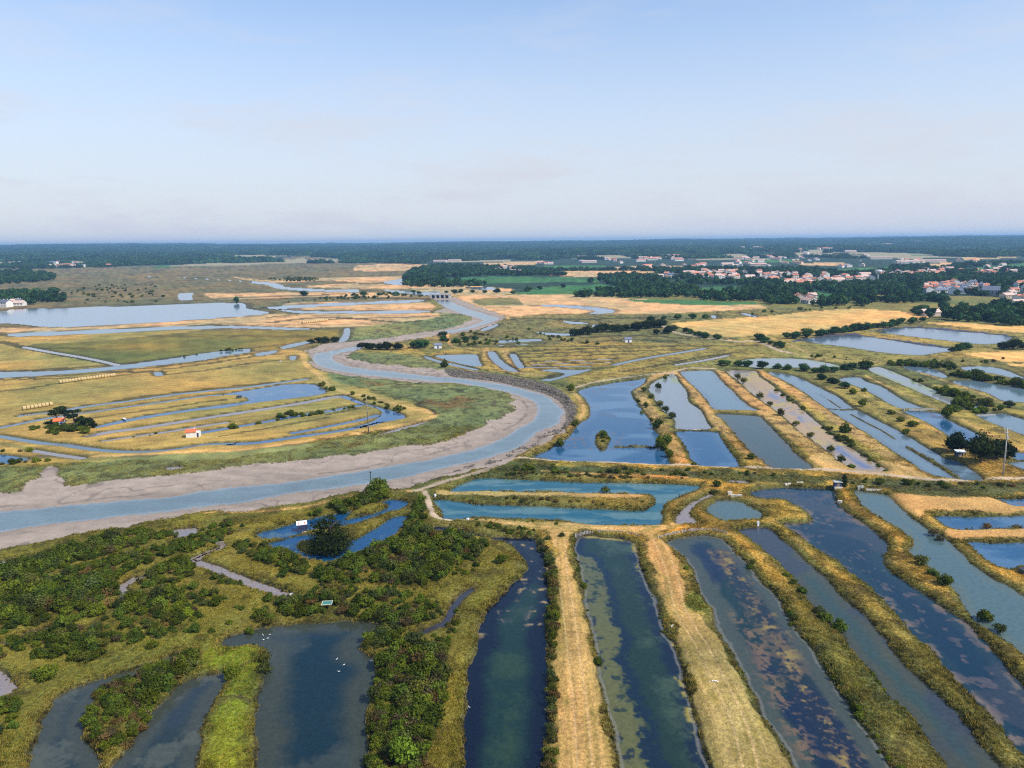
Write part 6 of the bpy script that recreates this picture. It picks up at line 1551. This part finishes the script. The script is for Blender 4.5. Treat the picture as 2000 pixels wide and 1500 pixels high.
boat(1314, 1230, .9, math.radians(50), 'tiny white boat shaped float on the straw bank')
boat(570, 1162, .95, math.radians(60), 'little white dinghy at the end of the muddy creek')
for (px, py, lab) in ((1391, 1341, 'white plastic scrap on the wide straw bank'),):
    x, y, z = at(px, py); mb = MB()
    for k in range(7):
        a, b = random.uniform(-.7, .7), random.uniform(-.15, .15); mb.add([(a, b, .05), (a+.25, b+.03, .12), (a+.2, b+.16, .06), (a+.02, b+.12, .1)], [(0, 1, 2, 3)])
    o = mb.obj('plastic_scrap', MWHITE, None, loc=(x, y, z)); tag(o, lab, 'litter')

# egrets
def egret_mesh():
    iv, jf = ico(); mb = MB()
    mb.add(iv * np.array((.26, .11, .13)) + np.array((0, 0, .42)), jf); mb.tube([(.2, 0, .46), (.30, 0, .62), (.27, 0, .74), (.33, 0, .84)], [.06, .035, .03, .04], 6)
    mb.tube([(.33, 0, .84), (.50, 0, .81)], [.035, .008], 5, 1); mb.tube([(-.2, 0, .44), (-.38, 0, .36)], [.07, .02], 5)
    for s in (-.05, .05): mb.tube([(0, s, .36), (.02, s, .18), (0, s, -.05)], [.018, .012, .012], 4, 1)
    return mesh_obj('egret', mb.V, mb.F, [MWHITE, MDARK], midx=mb.M).data
em = egret_mesh()
for (px, py, lab) in ((514, 1243, 'white egret standing in the shallows, first of the group at the lake head'), (527, 1242, 'white egret right of the group at the lake head'), (515, 1252, 'lower white egret of the group at the lake head'),
                      (523, 1249, 'white egret in the middle of the group at the lake head'), (658, 1290, 'white egret out in the upper part of the lake'), (672, 1301, 'white egret in the middle of the wide lake'), (662, 1314, 'lowest white egret on the wide lake'),
                      (683, 1012, 'white egret right of the big conifer'), (646, 1076, 'white egret in the water under the conifer'), (916, 1384, 'white egret on the left shore of the channel'), (1065, 1388, 'white egret on the right shore of the channel'),
                      (495, 783, 'white bird on the blue pond in the gold field')):
    x, y = W(px, py); o = bpy.data.objects.new('egret', em); COL.objects.link(o); o.location = (x, y, .02); o.rotation_euler = (0, 0, random.uniform(0, 6.28)); o.scale = (.5,)*3; tag(o, lab, 'bird')

# sluice dam across the river
x0_, y0_ = W(843, 583); x1_, y1_ = W(878, 583); L = math.hypot(x1_-x0_, y1_-y0_)
r = empty('river_sluice', ((x0_+x1_)/2, (y0_+y1_)/2, 0), math.atan2(y1_-y0_, x1_-x0_)); tag(r, 'concrete river sluice with dark gates and a footbridge', 'sluice')
mb = MB(); mb.box(-L/2 - 2, L/2 + 2, -2.2, 2.2, 4.2, 4.8); mb.obj('bridge_deck', MCONC, r)
for k in range(5):
    xx = -L/2 + L*k/4; mb = MB(); mb.box(xx-.7, xx+.7, -3.2, 3.2, -1, 4.19); mb.obj('pier', MCONC, r)
    if k < 4: mb = MB(); mb.box(xx+.72, xx+L/4-.72, -.5, 0, -1, 3.6); mb.obj('gate', MNAVY, r)
for yy in (-2.1, 2.1):
    mb = MB(); mb.box(-L/2-2, L/2+2, yy-.05, yy+.05, 5.7, 5.82)
    for k in range(13): xx = -L/2 + L*k/12; mb.box(xx-.05, xx+.05, yy-.05, yy+.05, 4.8, 5.7)
    mb.obj('railing', MWHITE, r)

# church, water tower, masts
x, y = W(1935, 578); z = ground_z(x, y); r = empty('church', (x, y, z), math.radians(-38)); tag(r, 'grey stone church with slate roof and stub tower', 'church')
wl, rf = gable(15, 9, 6.0, 4.0, .4); w_ = wl.obj('wall', MSTONE, r); rf.obj('roof', MSLATE, r)
mb = MB(); mb.box(-11.8, -7.45, -2.2, 2.2, -1, 11.5); t_ = mb.obj('tower', MSTONE, r)
mb = MB(); mb.add([(-12.1,-2.5,11.52),(-7.2,-2.5,11.52),(-7.2,2.5,11.52),(-12.1,2.5,11.52),(-9.6,0,14.8)], [(0,1,4),(1,2,4),(2,3,4),(3,0,4),(3,2,1,0)]); mb.obj('tower_roof', MSLATE, t_)
for k in range(4):
    mb = MB(); mb.box(-5.8 + 3.4*k, -4.8 + 3.4*k, -4.56, -4.51, 1.8, 4.8); mb.obj('window', MGLASS, w_)
for zz in (9.5,):
    mb = MB(); mb.box(-10.3, -8.9, -2.26, -2.21, 7.5, 10); mb.obj('belfry_opening', MGLASS, t_)
x, y = W(1714, 549); z = ground_z(x, y); r = empty('water_tower', (x, y, z)); tag(r, 'pale funnel shaped water tower among the village trees', 'water tower')
MB().tube([(0, 0, -1), (0, 0, 9), (0, 0, 9.6)], [1.3, 1.2, 1.5], 14).obj('shaft', MWALL, r, True)
MB().tube([(0, 0, 9.2), (0, 0, 12.5), (0, 0, 15), (0, 0, 15.6)], [1.5, 4.4, 4.8, 4.2], 18).obj('tank', MWALL, r, True)
for px, d_, h_, lab in ((1352, 7500, 62, 'thin radio mast on the horizon right of centre'), (739, 7500, 48, 'thin radio mast on the horizon left of centre')):
    a = math.atan((px - 1000) / FPX); x, y = d_ * math.sin(a), d_ * math.cos(a); z = ground_z(x, y)
    r = empty('radio_mast', (x, y, z)); tag(r, lab, 'radio mast'); MB().tube([(0, 0, 0), (0, 0, h_ * .6), (0, 0, h_)], [3.2, 2.4, 1.2], 6).obj('mast', MCONC, r)
    MB().tube([(0, 0, h_), (0, 0, h_ + 10)], [.9, .5], 5).obj('antenna', MCONC, r)

# two cottages standing apart in the marsh
for px, py, rm, lab in ((1226, 669, MSLATE, 'small blue white cottage on the striped salt pans'), (855, 681, MSLATE, 'low white hut behind the triangular pond')):
    x, y, z = at(px, py); r = empty('cottage', (x, y, z), .2); wl, rf = gable(4.2, 3.2, 1.9, .9, .25); w_ = wl.obj('wall', MWALL, r); rf.obj('roof', rm, r)
    mb = MB(); mb.box(-.4, .4, -1.64, -1.603, 0, 1.6); mb.obj('door', MBLUE, w_); tag(r, lab, 'cottage')

# ------------------------------------------------------------------ the air between
hm = bpy.data.materials.new('air_haze'); hm.use_nodes = True; nt = hm.node_tree; nt.nodes.clear()
out = nt.nodes.new('ShaderNodeOutputMaterial'); pv = nt.nodes.new('ShaderNodeVolumePrincipled')
pv.inputs['Color'].default_value = (.36, .66, 1.0, 1); pv.inputs['Density'].default_value = 1.15e-4; pv.inputs['Anisotropy'].default_value = 0.1
nt.links.new(pv.outputs[0], out.inputs['Volume'])
mb = MB(); mb.box(-16000, 16000, -15500, 15500, -3.0, 106.0)
hz = mb.obj('haze', hm); tag(hz, 'pale blue summer haze over the whole plain', None, None, 'stuff')
print('verts', N, 'thicket', len(rest))
